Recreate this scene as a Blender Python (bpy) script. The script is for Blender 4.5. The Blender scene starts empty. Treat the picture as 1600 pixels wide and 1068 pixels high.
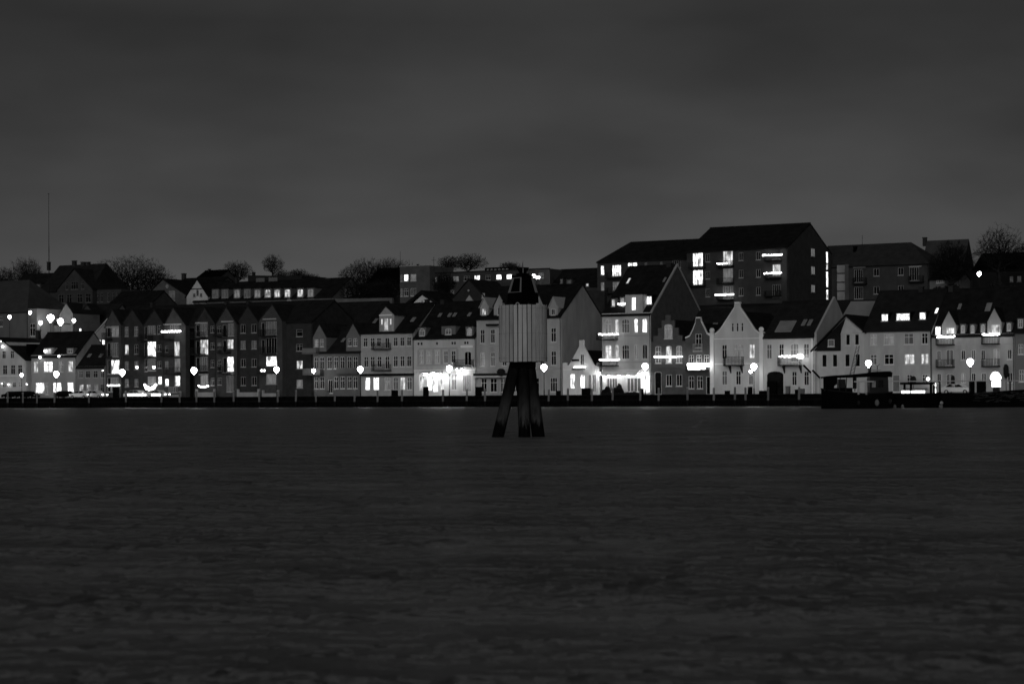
import bpy, math, random
from mathutils import Vector, Matrix
from mathutils.geometry import tessellate_polygon

# ------------------------------------------------------------------ camera, sky, sun, exposure
S = bpy.context.scene
COL = S.collection
FPX, HCAM, YH, ROLL = 3200.0, 1.5, 620.0, 0.005
cam_d = bpy.data.cameras.new('camera')
cam = bpy.data.objects.new('camera', cam_d); COL.objects.link(cam); S.camera = cam
cam_d.sensor_fit = 'HORIZONTAL'; cam_d.sensor_width = 36.0
cam_d.lens = 36.0 * FPX / 1600.0
cam_d.shift_y = (YH - 534.0) / 1600.0
cam_d.clip_start = 0.5; cam_d.clip_end = 9000
_r = Matrix(((1, ROLL, 0), (0, 0, -1), (-ROLL, 1, 0)))
cam.matrix_world = Matrix.Translation((0, 0, HCAM)) @ _r.to_4x4()
cam_d.dof.use_dof = True; cam_d.dof.focus_distance = 80.0; cam_d.dof.aperture_fstop = 2.5

W = bpy.data.worlds.new('World'); S.world = W; W.use_nodes = True
SUN_EL, SUN_AZ = math.radians(14), math.radians(-9)      # azimuth measured from straight behind the camera, to the left
nt = W.node_tree; nt.nodes.clear()
def N(tree, t, **kw):
    n = tree.nodes.new(t)
    for k, v in kw.items(): setattr(n, k, v)
    return n
out = N(nt, 'ShaderNodeOutputWorld'); bg = N(nt, 'ShaderNodeBackground'); nt.links.new(bg.outputs[0], out.inputs[0])
sky = N(nt, 'ShaderNodeTexSky', sky_type='NISHITA'); sky.sun_disc = False
sky.sun_elevation = math.radians(2.0); sky.sun_rotation = math.pi - SUN_AZ
bw = N(nt, 'ShaderNodeRGBToBW'); nt.links.new(sky.outputs[0], bw.inputs[0])
tc = N(nt, 'ShaderNodeTexCoord'); sep = N(nt, 'ShaderNodeSeparateXYZ'); nt.links.new(tc.outputs['Generated'], sep.inputs[0])
ramp = N(nt, 'ShaderNodeValToRGB')          # overcast dusk: paler near the horizon, darker overhead
els = ramp.color_ramp.elements
SKYR = [(0.0, .060), (0.03, .066), (0.08, .061), (0.13, .042), (0.18, .027), (0.26, .045), (0.45, .062), (1.0, .066)]
els[0].position, els[0].color = SKYR[0][0], (SKYR[0][1],)*3+(1,)
els[1].position, els[1].color = SKYR[-1][0], (SKYR[-1][1],)*3+(1,)
for p, c in SKYR[1:-1]:
    e = els.new(p); e.color = (c, c, c, 1)
nt.links.new(sep.outputs[2], ramp.inputs[0])
mp = N(nt, 'ShaderNodeMapping'); mp.inputs['Scale'].default_value = (6.5, 6.5, 19); nt.links.new(tc.outputs['Generated'], mp.inputs[0])
no = N(nt, 'ShaderNodeTexNoise'); no.inputs['Scale'].default_value = 1.0; no.inputs['Detail'].default_value = 3.5; no.inputs['Roughness'].default_value = .5
nt.links.new(mp.outputs[0], no.inputs['Vector'])
mr = N(nt, 'ShaderNodeMapRange'); mr.inputs[1].default_value = .34; mr.inputs[2].default_value = .66; mr.inputs[3].default_value = .80; mr.inputs[4].default_value = 1.16
nt.links.new(no.outputs[0], mr.inputs[0])
m1 = N(nt, 'ShaderNodeMath', operation='MULTIPLY'); nt.links.new(ramp.outputs[0], m1.inputs[0]); nt.links.new(mr.outputs[0], m1.inputs[1])
# broad paler sky lobe added over the town to imitate lens vignetting
dt = N(nt, 'ShaderNodeVectorMath', operation='DOT_PRODUCT'); nt.links.new(tc.outputs['Generated'], dt.inputs[0]); dt.inputs[1].default_value = (0.0, .99, .12)
lb = N(nt, 'ShaderNodeMapRange', interpolation_type='SMOOTHSTEP'); nt.links.new(dt.outputs['Value'], lb.inputs[0]); lb.inputs[1].default_value = .90; lb.inputs[2].default_value = 1.0; lb.inputs[3].default_value = .48; lb.inputs[4].default_value = 1.08
m0 = N(nt, 'ShaderNodeMath', operation='MULTIPLY'); nt.links.new(m1.outputs[0], m0.inputs[0]); nt.links.new(lb.outputs[0], m0.inputs[1]); m1 = m0
m2 = N(nt, 'ShaderNodeMath', operation='MULTIPLY'); nt.links.new(bw.outputs[0], m2.inputs[0]); m2.inputs[1].default_value = 0.002
m3 = N(nt, 'ShaderNodeMath', operation='ADD'); nt.links.new(m1.outputs[0], m3.inputs[0]); nt.links.new(m2.outputs[0], m3.inputs[1])
nt.links.new(m3.outputs[0], bg.inputs[0]); bg.inputs[1].default_value = 1.0

sd = bpy.data.lights.new('dusk_sun', 'SUN'); sd.energy = 0.80; sd.angle = math.radians(35); sd.color = (1, 1, 1)
so = bpy.data.objects.new('dusk_sun', sd); COL.objects.link(so)
_to = Vector((math.sin(SUN_AZ)*math.cos(SUN_EL), -math.cos(SUN_AZ)*math.cos(SUN_EL), math.sin(SUN_EL)))
so.rotation_euler = _to.to_track_quat('Z', 'Y').to_euler(); so.location = (-30, -60, 60)
S.view_settings.view_transform = 'Standard'; S.view_settings.look = 'None'
S.view_settings.exposure = 0.0; S.view_settings.gamma = 1.0; S.view_settings.use_curve_mapping = False
S.render.engine = 'CYCLES'; S.cycles.use_denoising = True
S.cycles.max_bounces = 5; S.cycles.diffuse_bounces = 2; S.cycles.glossy_bounces = 3; S.cycles.transmission_bounces = 2
S.cycles.sample_clamp_indirect = 3.0; S.cycles.caustics_reflective = False; S.cycles.caustics_refractive = False

WA, WB, WR = 3.0, .75, .41
# ------------------------------------------------------------------ town frame: u runs along the quay, v inland
TH = math.radians(30); CT, ST = math.cos(TH), math.sin(TH); Y0 = 330.0
def world(u, v, z=0.0): return Vector((u*CT + v*ST, Y0 - u*ST + v*CT, z))
def hit(px, py, v):
    a, b = px - 800.0, YH - py
    dx, dz = (a + b*ROLL)/FPX, (b - a*ROLL)/FPX
    t = (v + Y0*CT)/(dx*ST + CT)
    return t*dx*CT - (t - Y0)*ST, HCAM + t*dz, t
def at_depth(px, py, Y):
    a, b = px - 800.0, YH - py
    return Vector(((a + b*ROLL)/FPX*Y, Y, HCAM + (b - a*ROLL)/FPX*Y))
def sst(x): x = max(0., min(1., x)); return x*x*(3-2*x)
def tz(v):
    return 1.60 + 15.5*sst((v-15)/33.0) + 4.5*sst((v-50)/90.0) + 2*sst((v-150)/400.) - 14*sst((v-800)/3000.)

# ------------------------------------------------------------------ materials (the photograph is black and white: all greys)
MATS = {}
def mat(name, g, rough=.85, var=.15, scale=.6, bump=0., spec=None, metal=0., streak=0., emis=0., wave=None, bscale=None):
    if name in MATS: return MATS[name]
    m = bpy.data.materials.new(name); m.use_nodes = True; t = m.node_tree; P = t.nodes['Principled BSDF']
    P.inputs['Roughness'].default_value = rough; P.inputs['Metallic'].default_value = metal
    P.inputs['Specular IOR Level'].default_value = (min(.3, g*1.2) if spec is None else spec)
    co = N(t, 'ShaderNodeTexCoord'); oi = N(t, 'ShaderNodeObjectInfo')
    ad = N(t, 'ShaderNodeVectorMath', operation='ADD'); sc = N(t, 'ShaderNodeMath', operation='MULTIPLY'); sc.inputs[1].default_value = 57
    t.links.new(oi.outputs['Random'], sc.inputs[0]); t.links.new(co.outputs['Object'], ad.inputs[0]); t.links.new(sc.outputs[0], ad.inputs[1])
    mpn = N(t, 'ShaderNodeMapping'); mpn.inputs['Scale'].default_value = (1, 1, .35 if streak else 1)
    t.links.new(ad.outputs[0], mpn.inputs[0])
    nz = N(t, 'ShaderNodeTexNoise'); nz.inputs['Scale'].default_value = scale; nz.inputs['Detail'].default_value = 6; nz.inputs['Roughness'].default_value = .62
    t.links.new(mpn.outputs[0], nz.inputs['Vector'])
    r = N(t, 'ShaderNodeMapRange'); r.inputs[1].default_value = .28; r.inputs[2].default_value = .72
    r.inputs[3].default_value = g*(1-var*1.3); r.inputs[4].default_value = g*(1+var)
    t.links.new(nz.outputs[0], r.inputs[0]); last = r.outputs[0]
    if wave:
        wv = N(t, 'ShaderNodeTexWave', bands_direction=wave[0]); wv.inputs['Scale'].default_value = wave[1]; wv.inputs['Distortion'].default_value = wave[3]
        wv.inputs['Detail'].default_value = 3
        t.links.new(ad.outputs[0], wv.inputs['Vector'])
        r2 = N(t, 'ShaderNodeMapRange'); r2.inputs[3].default_value = 1-wave[2]; r2.inputs[4].default_value = 1.0
        t.links.new(wv.outputs[0], r2.inputs[0])
        mm = N(t, 'ShaderNodeMath', operation='MULTIPLY'); t.links.new(last, mm.inputs[0]); t.links.new(r2.outputs[0], mm.inputs[1]); last = mm.outputs[0]
    t.links.new(last, P.inputs['Base Color'])
    if bump:
        bn = N(t, 'ShaderNodeTexNoise'); bn.inputs['Scale'].default_value = bscale or 9; bn.inputs['Detail'].default_value = 4
        t.links.new(ad.outputs[0], bn.inputs['Vector'])
        bp = N(t, 'ShaderNodeBump'); bp.inputs['Strength'].default_value = bump; bp.inputs['Distance'].default_value = .05
        t.links.new(bn.outputs[0], bp.inputs['Height']); t.links.new(bp.outputs[0], P.inputs['Normal'])
    MATS[name] = m; return m
def lit(name, e, lo=.55, stripes=True):
    """a lit window: curtains and furniture behind the pane make it uneven"""
    if name in MATS: return MATS[name]
    m = bpy.data.materials.new(name); m.use_nodes = True; t = m.node_tree; P = t.nodes['Principled BSDF']
    P.inputs['Base Color'].default_value = (.05, .05, .05, 1); P.inputs['Roughness'].default_value = .2
    co = N(t, 'ShaderNodeTexCoord'); oi = N(t, 'ShaderNodeObjectInfo')
    sc = N(t, 'ShaderNodeMath', operation='MULTIPLY'); sc.inputs[1].default_value = 91; t.links.new(oi.outputs['Random'], sc.inputs[0])
    ad = N(t, 'ShaderNodeVectorMath', operation='ADD'); t.links.new(co.outputs['Object'], ad.inputs[0]); t.links.new(sc.outputs[0], ad.inputs[1])
    mpn = N(t, 'ShaderNodeMapping'); mpn.inputs['Scale'].default_value = (1.3, 0, .45); t.links.new(ad.outputs[0], mpn.inputs[0])
    nz = N(t, 'ShaderNodeTexNoise'); nz.inputs['Scale'].default_value = 1.5; nz.inputs['Detail'].default_value = 2; t.links.new(mpn.outputs[0], nz.inputs['Vector'])
    r = N(t, 'ShaderNodeMapRange'); r.inputs[1].default_value = .36; r.inputs[2].default_value = .60; r.inputs[3].default_value = e*lo*.8; r.inputs[4].default_value = e
    t.links.new(nz.outputs[0], r.inputs[0])
    P.inputs['Emission Color'].default_value = (1, 1, 1, 1); t.links.new(r.outputs[0], P.inputs['Emission Strength'])
    MATS[name] = m; return m
def glow(name, e):
    if name in MATS: return MATS[name]
    m = bpy.data.materials.new(name); m.use_nodes = True; P = m.node_tree.nodes['Principled BSDF']
    P.inputs['Base Color'].default_value = (.8, .8, .8, 1); P.inputs['Emission Color'].default_value = (1, 1, 1, 1); P.inputs['Emission Strength'].default_value = e
    MATS[name] = m; return m

PAINT_W = mat('white_paint', .62, var=.20, streak=1, scale=.5)
PAINT_L = mat('pale_plaster', .50, var=.20, streak=1, scale=.5)
PAINT_M = mat('mid_plaster', .30, var=.20, streak=1, scale=.5)
PAINT_D = mat('dark_plaster', .13, var=.18, streak=1, scale=.5)
GABLE_G = mat('grey_render', .13, var=.10, streak=1, scale=.3)
BRICK_D = mat('dark_brick', .036, var=.22, scale=1.1, wave=('Z', 4.0, .16, .4))
BRICK_M = mat('brown_brick', .088, var=.20, scale=1.1, wave=('Z', 4.0, .16, .4))
BRICK_F = mat('far_brick', .050, var=.20, scale=.8, wave=('Z', 3.0, .14, .4))
ROOF_D = mat('black_tiles', .016, var=.35, scale=.9, wave=('Z', 3.2, .35, .3), bump=.3)
ROOF_M = mat('dark_tiles', .022, var=.3, scale=.9, wave=('Z', 2.2, .35, .3), bump=.3)
ROOF_B = mat('brown_tiles', .04, var=.25, scale=.9, wave=('Z', 2.6, .3, .3), bump=.3)
TRIM_W = mat('white_trim', .72, var=.06)
TRIM_G = mat('grey_trim', .32, var=.10)
FRAME_W = mat('white_frame', .55, var=.05, rough=.5)
FRAME_G = mat('grey_frame', .28, var=.05, rough=.5)
FRAME_D = mat('dim_frame', .13, var=.05, rough=.5)
BLACK = mat('black_paint', .003, var=.3, rough=.6)
METAL_D = mat('dark_metal', .018, var=.2, rough=.5, metal=.2)
METAL_L = mat('pale_metal', .33, var=.1, rough=.5)
GLASS_D = mat('dark_glass', .006, var=.6, scale=.35, rough=.12, spec=.25)
GLASS_G = mat('sky_glass', .22, var=.3, scale=.3, rough=.2, spec=.5)
LIT = {0: GLASS_D, 1: lit('faint_window', .045, .6), 2: lit('dim_window', .17, .6), 3: lit('lit_window', 1.0, .15), 4: lit('bright_window', 3.0, .10), 5: GLASS_G}
LAMP = glow('lamp_glow', 27.0); LAMP2 = glow('small_lamp_glow', 14.0); SHOP = glow('shop_lamp_glow', 95.0); FAIRY = glow('fairy_light_glow', 7.0)

# ------------------------------------------------------------------ mesh helpers
class M:
    def __init__(s): s.v = []; s.f = []
    def box(s, x0, x1, y0, y1, z0, z1):
        n = len(s.v)
        s.v += [(x0,y0,z0),(x1,y0,z0),(x1,y1,z0),(x0,y1,z0),(x0,y0,z1),(x1,y0,z1),(x1,y1,z1),(x0,y1,z1)]
        s.f += [(n,n+3,n+2,n+1),(n+4,n+5,n+6,n+7),(n,n+1,n+5,n+4),(n+1,n+2,n+6,n+5),(n+2,n+3,n+7,n+6),(n+3,n,n+4,n+7)]
        return s
    def prism_y(s, poly, y0, y1, holes=(), reveal=.14):
        """poly in x,z; front at y0, back at y1; holes cut in the front with reveals"""
        n = len(s.v); k = len(poly)
        s.v += [(x, y0, z) for x, z in poly] + [(x, y1, z) for x, z in poly]
        for i in range(k):
            j = (i+1) % k; s.f.append((n+i, n+j, n+k+j, n+k+i))
        s.f.append(tuple(n+k+i for i in reversed(range(k))))
        if not holes: s.f.append(tuple(n+i for i in range(k)))
        else:
            idx = [n+i for i in range(k)]; rings = [[Vector((x, z, 0)) for x, z in poly]]
            for h in holes:
                b = len(s.v); q = len(h)
                s.v += [(x, y0, z) for x, z in h] + [(x, y0+reveal, z) for x, z in h]
                for i in range(q):
                    j = (i+1) % q; s.f.append((b+i, b+j, b+q+j, b+q+i))
                idx += [b+i for i in range(q)]; rings.append([Vector((x, z, 0)) for x, z in h])
            for t in tessellate_polygon(rings): s.f.append(tuple(idx[i] for i in t))
        return s
    def prism_x(s, poly, x0, x1):
        n = len(s.v); k = len(poly)
        s.v += [(x0, y, z) for y, z in poly] + [(x1, y, z) for y, z in poly]
        for i in range(k):
            j = (i+1) % k; s.f.append((n+i, n+j, n+k+j, n+k+i))
        s.f += [tuple(n+i for i in range(k)), tuple(n+k+i for i in reversed(range(k)))]
        return s
    def poly3(s, pts, faces):
        n = len(s.v); s.v += [tuple(p) for p in pts]; s.f += [tuple(n+i for i in f) for f in faces]; return s
    def tube(s, a, b, ra, rb, k=8, caps=True):
        a, b = Vector(a), Vector(b); d = (b-a)
        if d.length < 1e-6: return s
        d.normalize(); x = d.orthogonal().normalized(); y = d.cross(x); n = len(s.v)
        for c, r in ((a, ra), (b, rb)):
            for i in range(k):
                an = 2*math.pi*i/k; s.v.append(tuple(c + x*(r*math.cos(an)) + y*(r*math.sin(an))))
        for i in range(k):
            j = (i+1) % k; s.f.append((n+i, n+j, n+k+j, n+k+i))
        if caps: s.f += [tuple(n+i for i in reversed(range(k))), tuple(n+k+i for i in range(k))]
        return s
    def lathe(s, prof, c=(0,0,0), k=16):
        n = len(s.v)
        for r, z in prof:
            for i in range(k):
                an = 2*math.pi*i/k; s.v.append((c[0]+r*math.cos(an), c[1]+r*math.sin(an), c[2]+z))
        for a in range(len(prof)-1):
            for i in range(k):
                j = (i+1) % k; s.f.append((n+a*k+i, n+a*k+j, n+(a+1)*k+j, n+(a+1)*k+i))
        s.f += [tuple(n+i for i in reversed(range(k))), tuple(n+(len(prof)-1)*k+i for i in range(k))]
        return s
    def ball(s, c, r, k=10, sq=1.0):
        return s.lathe([(max(.001, r*math.sin(math.pi*i/6)), -r*sq*math.cos(math.pi*i/6)) for i in range(7)], c, k)
    def mesh(s, name, m=None, smooth=False, bev=0):
        me = bpy.data.meshes.new(name); me.from_pydata(s.v, [], s.f); me.validate()
        if m: me.materials.append(m)
        if smooth: me.polygons.foreach_set('use_smooth', [True]*len(me.polygons))
        return me
    def obj(s, name, m, parent=None, smooth=False, loc=None):
        o = bpy.data.objects.new(name, s.mesh(name, m, smooth)); COL.objects.link(o)
        if parent is not None: o.parent = parent
        if loc is not None: o.location = loc
        return o
def add(name, me, parent=None, loc=(0,0,0)):
    o = bpy.data.objects.new(name, me); COL.objects.link(o); o.parent = parent; o.location = loc; return o
def fixn(o):
    import bmesh
    b = bmesh.new(); b.from_mesh(o.data); bmesh.ops.recalc_face_normals(b, faces=b.faces); b.to_mesh(o.data); b.free(); return o
def tag(o, label=None, cat=None, group=None, kind=None):
    for k, v in (('label', label), ('category', cat), ('group', group), ('kind', kind)):
        if v: o[k] = v
    return o
def empty(name, loc, rz, label, cat, group=None):
    o = bpy.data.objects.new(name, None); COL.objects.link(o); o.location = loc; o.rotation_euler = (0, 0, rz)
    o.empty_display_size = .3
    return tag(o, label, cat, group)
def copy_tree(o, parent=None):
    c = o.copy(); COL.objects.link(c); c.parent = parent
    for ch in list(o.children): copy_tree(ch, c)
    return c

# windows: frame (with mullions and sill) and a pane as its sub-part; meshes shared between equal sizes
WC = {}
def outline(w, h, kind):
    hw = w/2
    if kind in ('a', 's'):
        rise = hw if kind == 'a' else hw*.35
        pts = [(-hw, 0), (hw, 0)]
        for i in range(7):
            an = math.pi*i/6; pts.append((hw*math.cos(an), h-rise+rise*math.sin(an)))
        return pts
    if kind == 'r':
        return [(hw*math.cos(2*math.pi*i/12), h/2+hw*math.sin(2*math.pi*i/12)) for i in range(12)]
    return [(-hw, 0), (hw, 0), (hw, h), (-hw, h)]
def win_mesh(w, h, kind, style, fm):
    key = (round(w, 2), round(h, 2), kind, style, fm.name)
    if key in WC: return WC[key]
    o = outline(w, h, kind); f = .085; k = len(o); m = M()
    sx, sz = (w-2*f)/w, (h-2*f)/h
    inn = [(x*sx, h/2+(z-h/2)*sz) for x, z in o]
    y0, y1 = 0.0, .09
    m.v += [(x, y0, z) for x, z in o] + [(x, y0, z) for x, z in inn] + [(x, y1, z) for x, z in inn] + [(x, y1, z) for x, z in o]
    for i in range(k):
        j = (i+1) % k
        m.f += [(i, j, k+j, k+i), (k+i, k+j, 2*k+j, 2*k+i), (j, i, 3*k+i, 3*k+j)]
    t = .035; top = h - f*.6 - (w*.15 if kind == 'a' else 0)
    if style in ('x', 'm', 't', 'g'):
        for q in ([0] if style != 'g' else [-w/4, 0, w/4]): m.box(q-t, q+t, .01, .07, f*.6, top)
    if style == 't3' or w > 1.7 and style == 'x':
        for q in (-w/6, w/6): m.box(q-t, q+t, .01, .07, f*.6, top)
    if style in ('x', 't3', 'h'): m.box(-w/2+f*.6, w/2-f*.6, .012, .068, h*.66-t, h*.66+t)
    if kind != 'r': m.box(-w/2-.08, w/2+.08, -.09, .10, -.10, -.003)
    me = m.mesh('window', fm)
    p = M().prism_y([(x*.99, .01+z*.99) for x, z in o], .05, .065).mesh('pane', None)
    WC[key] = (me, p); return WC[key]
PC = {}
def pane_mesh(base, m):
    k = (base.name, m.name)
    if k not in PC:
        c = base.copy(); c.materials.clear(); c.materials.append(m); PC[k] = c
    return PC[k]

class B:
    """a building (or anything measured on the town plane v0); local x along the quay, y inland, z up"""
    def __init__(s, name, label, cat, pxc, v0=0.0, base=None, frame=None, group=None):
        s.v0, s.pxc = v0, pxc; s.base = (1.66 if v0 < 14 else tz(v0)-1.0) if base is None else base
        s.uc = hit(pxc, 600, v0)[0]; s.frame = frame or FRAME_W
        s.root = empty(name, world(s.uc, v0, s.base), -TH, label, cat, group)
    def X(s, px, y=0., py=560): return hit(px, py, s.v0+y)[0] - s.uc
    def Z(s, py, y=0., px=None): return hit(s.pxc if px is None else px, py, s.v0+y)[1] - s.base
    def win(s, px, t, b, w, style='x', l=0, y=0., kind='q', fm=None, proud=False):
        z0, z1 = s.Z(b, y), s.Z(t, y); xc = s.X(px, y)
        mw = s.X(px+w/2, y) - s.X(px-w/2, y)
        mw = max(.35, round(mw*20)/20); mh = max(.4, round((z1-z0)*20)/20)
        me, pb = win_mesh(mw, mh, kind, style, fm or s.frame)
        o = add('window', me, s.root, (xc, y + (-.07 if proud else .045), z0))
        add('pane', pane_mesh(pb, LIT[l]), o)
        return [(xc+x, z0+z) for x, z in outline(mw-.02, mh-.02, kind)]
    def rows(s, rows, y=0., proud=False):
        holes = []
        for t, b, items in rows:
            for it in items:
                px, w = it[0], it[1]; l = it[2] if len(it) > 2 else 0; st = it[3] if len(it) > 3 else 'x'; kd = it[4] if len(it) > 4 else 'q'
                tt, bb = (it[5], it[6]) if len(it) > 6 else (t, b)
                holes.append(s.win(px, tt, bb, w, st, l, y, kd, proud=proud))
        return [] if proud else holes
    def block(s, poly, y0, depth, m, rows=(), name='wall', proud=False):
        pts = [(s.X(px, y0), s.Z(py, y0) if py is not None else 0.0) for px, py in poly]
        holes = s.rows(rows, y0, proud) if rows else []
        return fixn(M().prism_y(pts, y0, y0+depth, holes).obj(name, m, s.root))
    def front_gable_roof(s, p0, pa, p1, e0, ap, e1, y0, depth, m, th=.16, over=.25):
        x0, xa, x1 = s.X(p0, y0), s.X(pa, y0), s.X(p1, y0); z0, za, z1 = s.Z(e0, y0), s.Z(ap, y0), s.Z(e1, y0)
        def ext(xa, za, x, z):
            d = math.hypot(x-xa, z-za); k = (d+over)/d; return xa+(x-xa)*k, za+(z-za)*k
        xl, zl = ext(xa, za, x0, z0); xr, zr = ext(xa, za, x1, z1); e = .012
        poly = [(xl, zl+e), (xa, za+e), (xr, zr+e), (xr, zr+th), (xa, za+th*1.3), (xl, zl+th)]
        return fixn(M().prism_y(poly, y0-over, y0+depth).obj('roof', m, s.root))
    def saddle(s, p0, p1, eave, ridge, depth, wm, rm, rows=(), y0=0., over=.25, e_back=None, pr=None, side=.10, hipl=0, hipr=0):
        """roof ridge parallel to the quay"""
        x0, x1 = s.X(p0, y0), s.X(p1, y0); ze = s.Z(eave, y0); zr = s.Z(ridge, y0+depth/2, pr)
        s.geo = (y0, depth, ze, zr, x0, x1)
        holes = s.rows(rows, y0)
        m = M().prism_y([(x0, 0), (x1, 0), (x1, ze), (x0, ze)], y0, y0+depth, holes)
        a, c = x0+.001, x1-.001
        if not (hipl or hipr):
            m.prism_x([(y0+.002, ze-.01), (y0+depth-.002, ze-.01), (y0+depth/2, zr-.02)], a, c)
        fixn(m.obj('wall', wm, s.root))
        sl = (zr-ze)/(depth/2); yo = y0-over; zo = ze-over*sl; yb = y0+depth+over; th = .16
        X0, X1 = x0-side, x1+side
        if not (hipl or hipr):
            r = M().prism_x([(yo, zo+.02), (y0+depth/2, zr+.02), (yb, zo+.02), (yb, zo+.02+th), (y0+depth/2, zr+.02+th*1.3), (yo, zo+.02+th)], X0, X1)
        else:
            ym = y0+depth/2; r = M()
            P = [(X0, yo, zo), (X1, yo, zo), (X1, yb, zo), (X0, yb, zo), (X0+hipl, ym, zr), (X1-hipr, ym, zr)]
            P += [(x, y, z+th) for x, y, z in P]
            r.poly3(P, [(0,1,5,4), (1,2,5), (2,3,4,5), (3,0,4), (6,7,11,10), (7,8,11), (8,9,10,11), (9,6,10), (0,1,7,6), (1,2,8,7), (2,3,9,8), (3,0,6,9)])
        fixn(r.obj('roof', rm, s.root))
        g = M().tube((X0, yo-.06, zo-.02), (X1, yo-.06, zo-.02), .075, .075, 6); g.obj('gutter', METAL_D, s.root)
        d_ = M().tube((x1-.12, yo-.02, zo-.05), (x1-.12, y0-.09, zo-.5), .05, .05, 5).tube((x1-.12, y0-.09, zo-.5), (x1-.12, y0-.09, 0), .05, .05, 5); d_.obj('downpipe', METAL_D, s.root)
        if not (hipl or hipr):
            M().box(X0-.02, X1+.02, y0+depth/2-.14, y0+depth/2+.14, zr+.02+th*1.3-.02, zr+.02+th*1.3+.10).obj('ridge_tiles', rm, s.root)
        return s
    def slope_y(s, px, py):
        """local y where the line of sight through px,py meets the front roof slope"""
        y0, d, ze, zr, _, _ = s.geo; y = y0
        for _ in range(12):
            z = s.Z(py, y, px); y2 = y0 + (z-ze)/(zr-ze)*d/2; y = y + (y2-y)*.5
        return y
    def skylight(s, px, py, w=7, h=8, l=5):
        y0, d, ze, zr, _, _ = s.geo; y = s.slope_y(px, py); z = ze+(y-y0)/(d/2)*(zr-ze); x = s.X(px, y)
        an = math.atan2(zr-ze, d/2); mw = w*.055; L = h*.10/2/max(.3, math.sin(an))
        m = M().box(-mw, mw, -L, L, .0, .10)
        o = m.obj('skylight', FRAME_G if l == 5 else TRIM_G, s.root); o.location = (x, y, z+.19); o.rotation_euler = (an, 0, 0)
        g = M().box(-mw+.06, mw-.06, -L+.06, L-.06, .09, .115).obj('pane', LIT[l], o)
        return o
    def dormer(s, px, t, b, w, apex=None, style='x', l=0, wm=None, rm=None, kind='q', ww=None, wt=None, wb=None, y=None):
        """a dormer standing on the front slope; apex (py) makes a gabled one, otherwise flat"""
        y0, d, ze, zr, _, _ = s.geo
        yf = s.slope_y(px, b) if y is None else y
        x0, x1 = s.X(px-w/2, yf), s.X(px+w/2, yf); zt, zb = s.Z(t, yf, px), s.Z(b, yf, px)
        za = s.Z(apex, yf, px) if apex is not None else zt
        yb = min(y0 + (za-ze)/(zr-ze)*d/2 + .3, y0+d/2)
        wm = wm or PAINT_M; rm = rm or ROOF_D
        if apex is None:
            fixn(M().box(x0, x1, yf, yb, zb-.4, zt).obj('dormer', wm, s.root))
            M().box(x0-.12, x1+.12, yf-.15, yb, zt+.004, zt+.16).obj('dormer_roof', rm, s.root)
        else:
            xa = (x0+x1)/2
            fixn(M().prism_y([(x0, zb-.4), (x1, zb-.4), (x1, zt), (xa, za), (x0, zt)], yf, yb).obj('dormer', wm, s.root))
            k = .18
            fixn(M().prism_y([(x0-k, zt-k*.9), (xa, za+.01), (x1+k, zt-k*.9), (x1+k, zt-k*.9+.15), (xa, za+.22), (x0-k, zt-k*.9+.15)], yf-.15, yb+.3).obj('dormer_roof', rm, s.root))
        s_p = s.pxc; s.pxc = px
        s.win(px, wt or t+1.5, wb or b-1.5, ww or w*.62, style, l, yf, kind, proud=True); s.pxc = s_p
        return yf
    def chimney(s, px, top, w=6, h=8, y=None, m=None):
        yy = (s.geo[0]+s.geo[1]/2 if y is None else y)
        x = s.X(px, yy); z1 = s.Z(top, yy, px); z0 = s.Z(top+h, yy, px)-.8; hw = w*.055
        c = M().box(x-hw, x+hw, yy-.4, yy+.4, z0, z1).box(x-hw-.07, x+hw+.07, yy-.47, yy+.47, z1+.003, z1+.15)
        c.obj('chimney', m or BRICK_D, s.root)
    def band(s, p0, p1, t, b, y=0., out=.08, m=None, name='cornice'):
        M().box(s.X(p0, y), s.X(p1, y), y-out, y-.003, s.Z(b, y), s.Z(t, y)).obj(name, m or TRIM_W, s.root)
    def balcony(s, p0, p1, floor, top, y=0., out=1.1, m=None, solid=False):
        x0, x1 = s.X(p0, y), s.X(p1, y); z0, z1 = s.Z(floor, y), s.Z(top, y); m = m or METAL_D
        o = M().box(x0, x1, y-out, y-.004, z0-.14, z0).obj('balcony', m, s.root)
        r = M(); t = .025
        r.box(x0, x1, y-out, y-out+.05, z1-.05, z1).box(x0, x0+.05, y-out+.06, y-.01, z1-.05, z1).box(x1-.05, x1, y-out+.06, y-.01, z1-.05, z1)
        n = max(2, int((x1-x0)/.22))
        for i in range(n+1):
            xx = x0+.03+(x1-x0-.06)*i/n; r.box(xx-t, xx+t, y-out+.01, y-out+.04, z0, z1-.05)
        for i in range(1, 5):
            yy = y-out+out*i/5
            for xx in (x0+.025, x1-.025): r.box(xx-t*.6, xx+t*.6, yy-t, yy+t, z0, z1-.05)
        if solid: r.box(x0+.06, x1-.06, y-out+.015, y-out+.035, z0+.08, z1-.08)
        r.obj('railing', m, o)
        return o
    def lights(s, p0, p1, py, label, y=-1.15, r=.11, m=None, sag=0.0, name='fairy_lights', group='strings of fairy lights on balconies'):
        """a string of bulbs, a thing of its own"""
        x0, x1, z = s.X(p0, y), s.X(p1, y), s.Z(py, y, p0 if abs(p0-s.pxc) > 60 else None)
        root = empty(name, world(s.uc+x0, s.v0+y, s.base+z), -TH, label, 'fairy lights', group)
        n = max(2, int(abs(x1-x0)/.2)); mm = M(); cc = M()
        rr = random.Random(int(p0*7+py))
        pts = []
        for i in range(n+1):
            f = i/n; zz = -sag*4*f*(1-f) + rr.uniform(-.05, .05)
            pts.append(((x1-x0)*f, 0, zz)); mm.ball(pts[-1], r*rr.uniform(.75, 1.15), 6)
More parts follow.
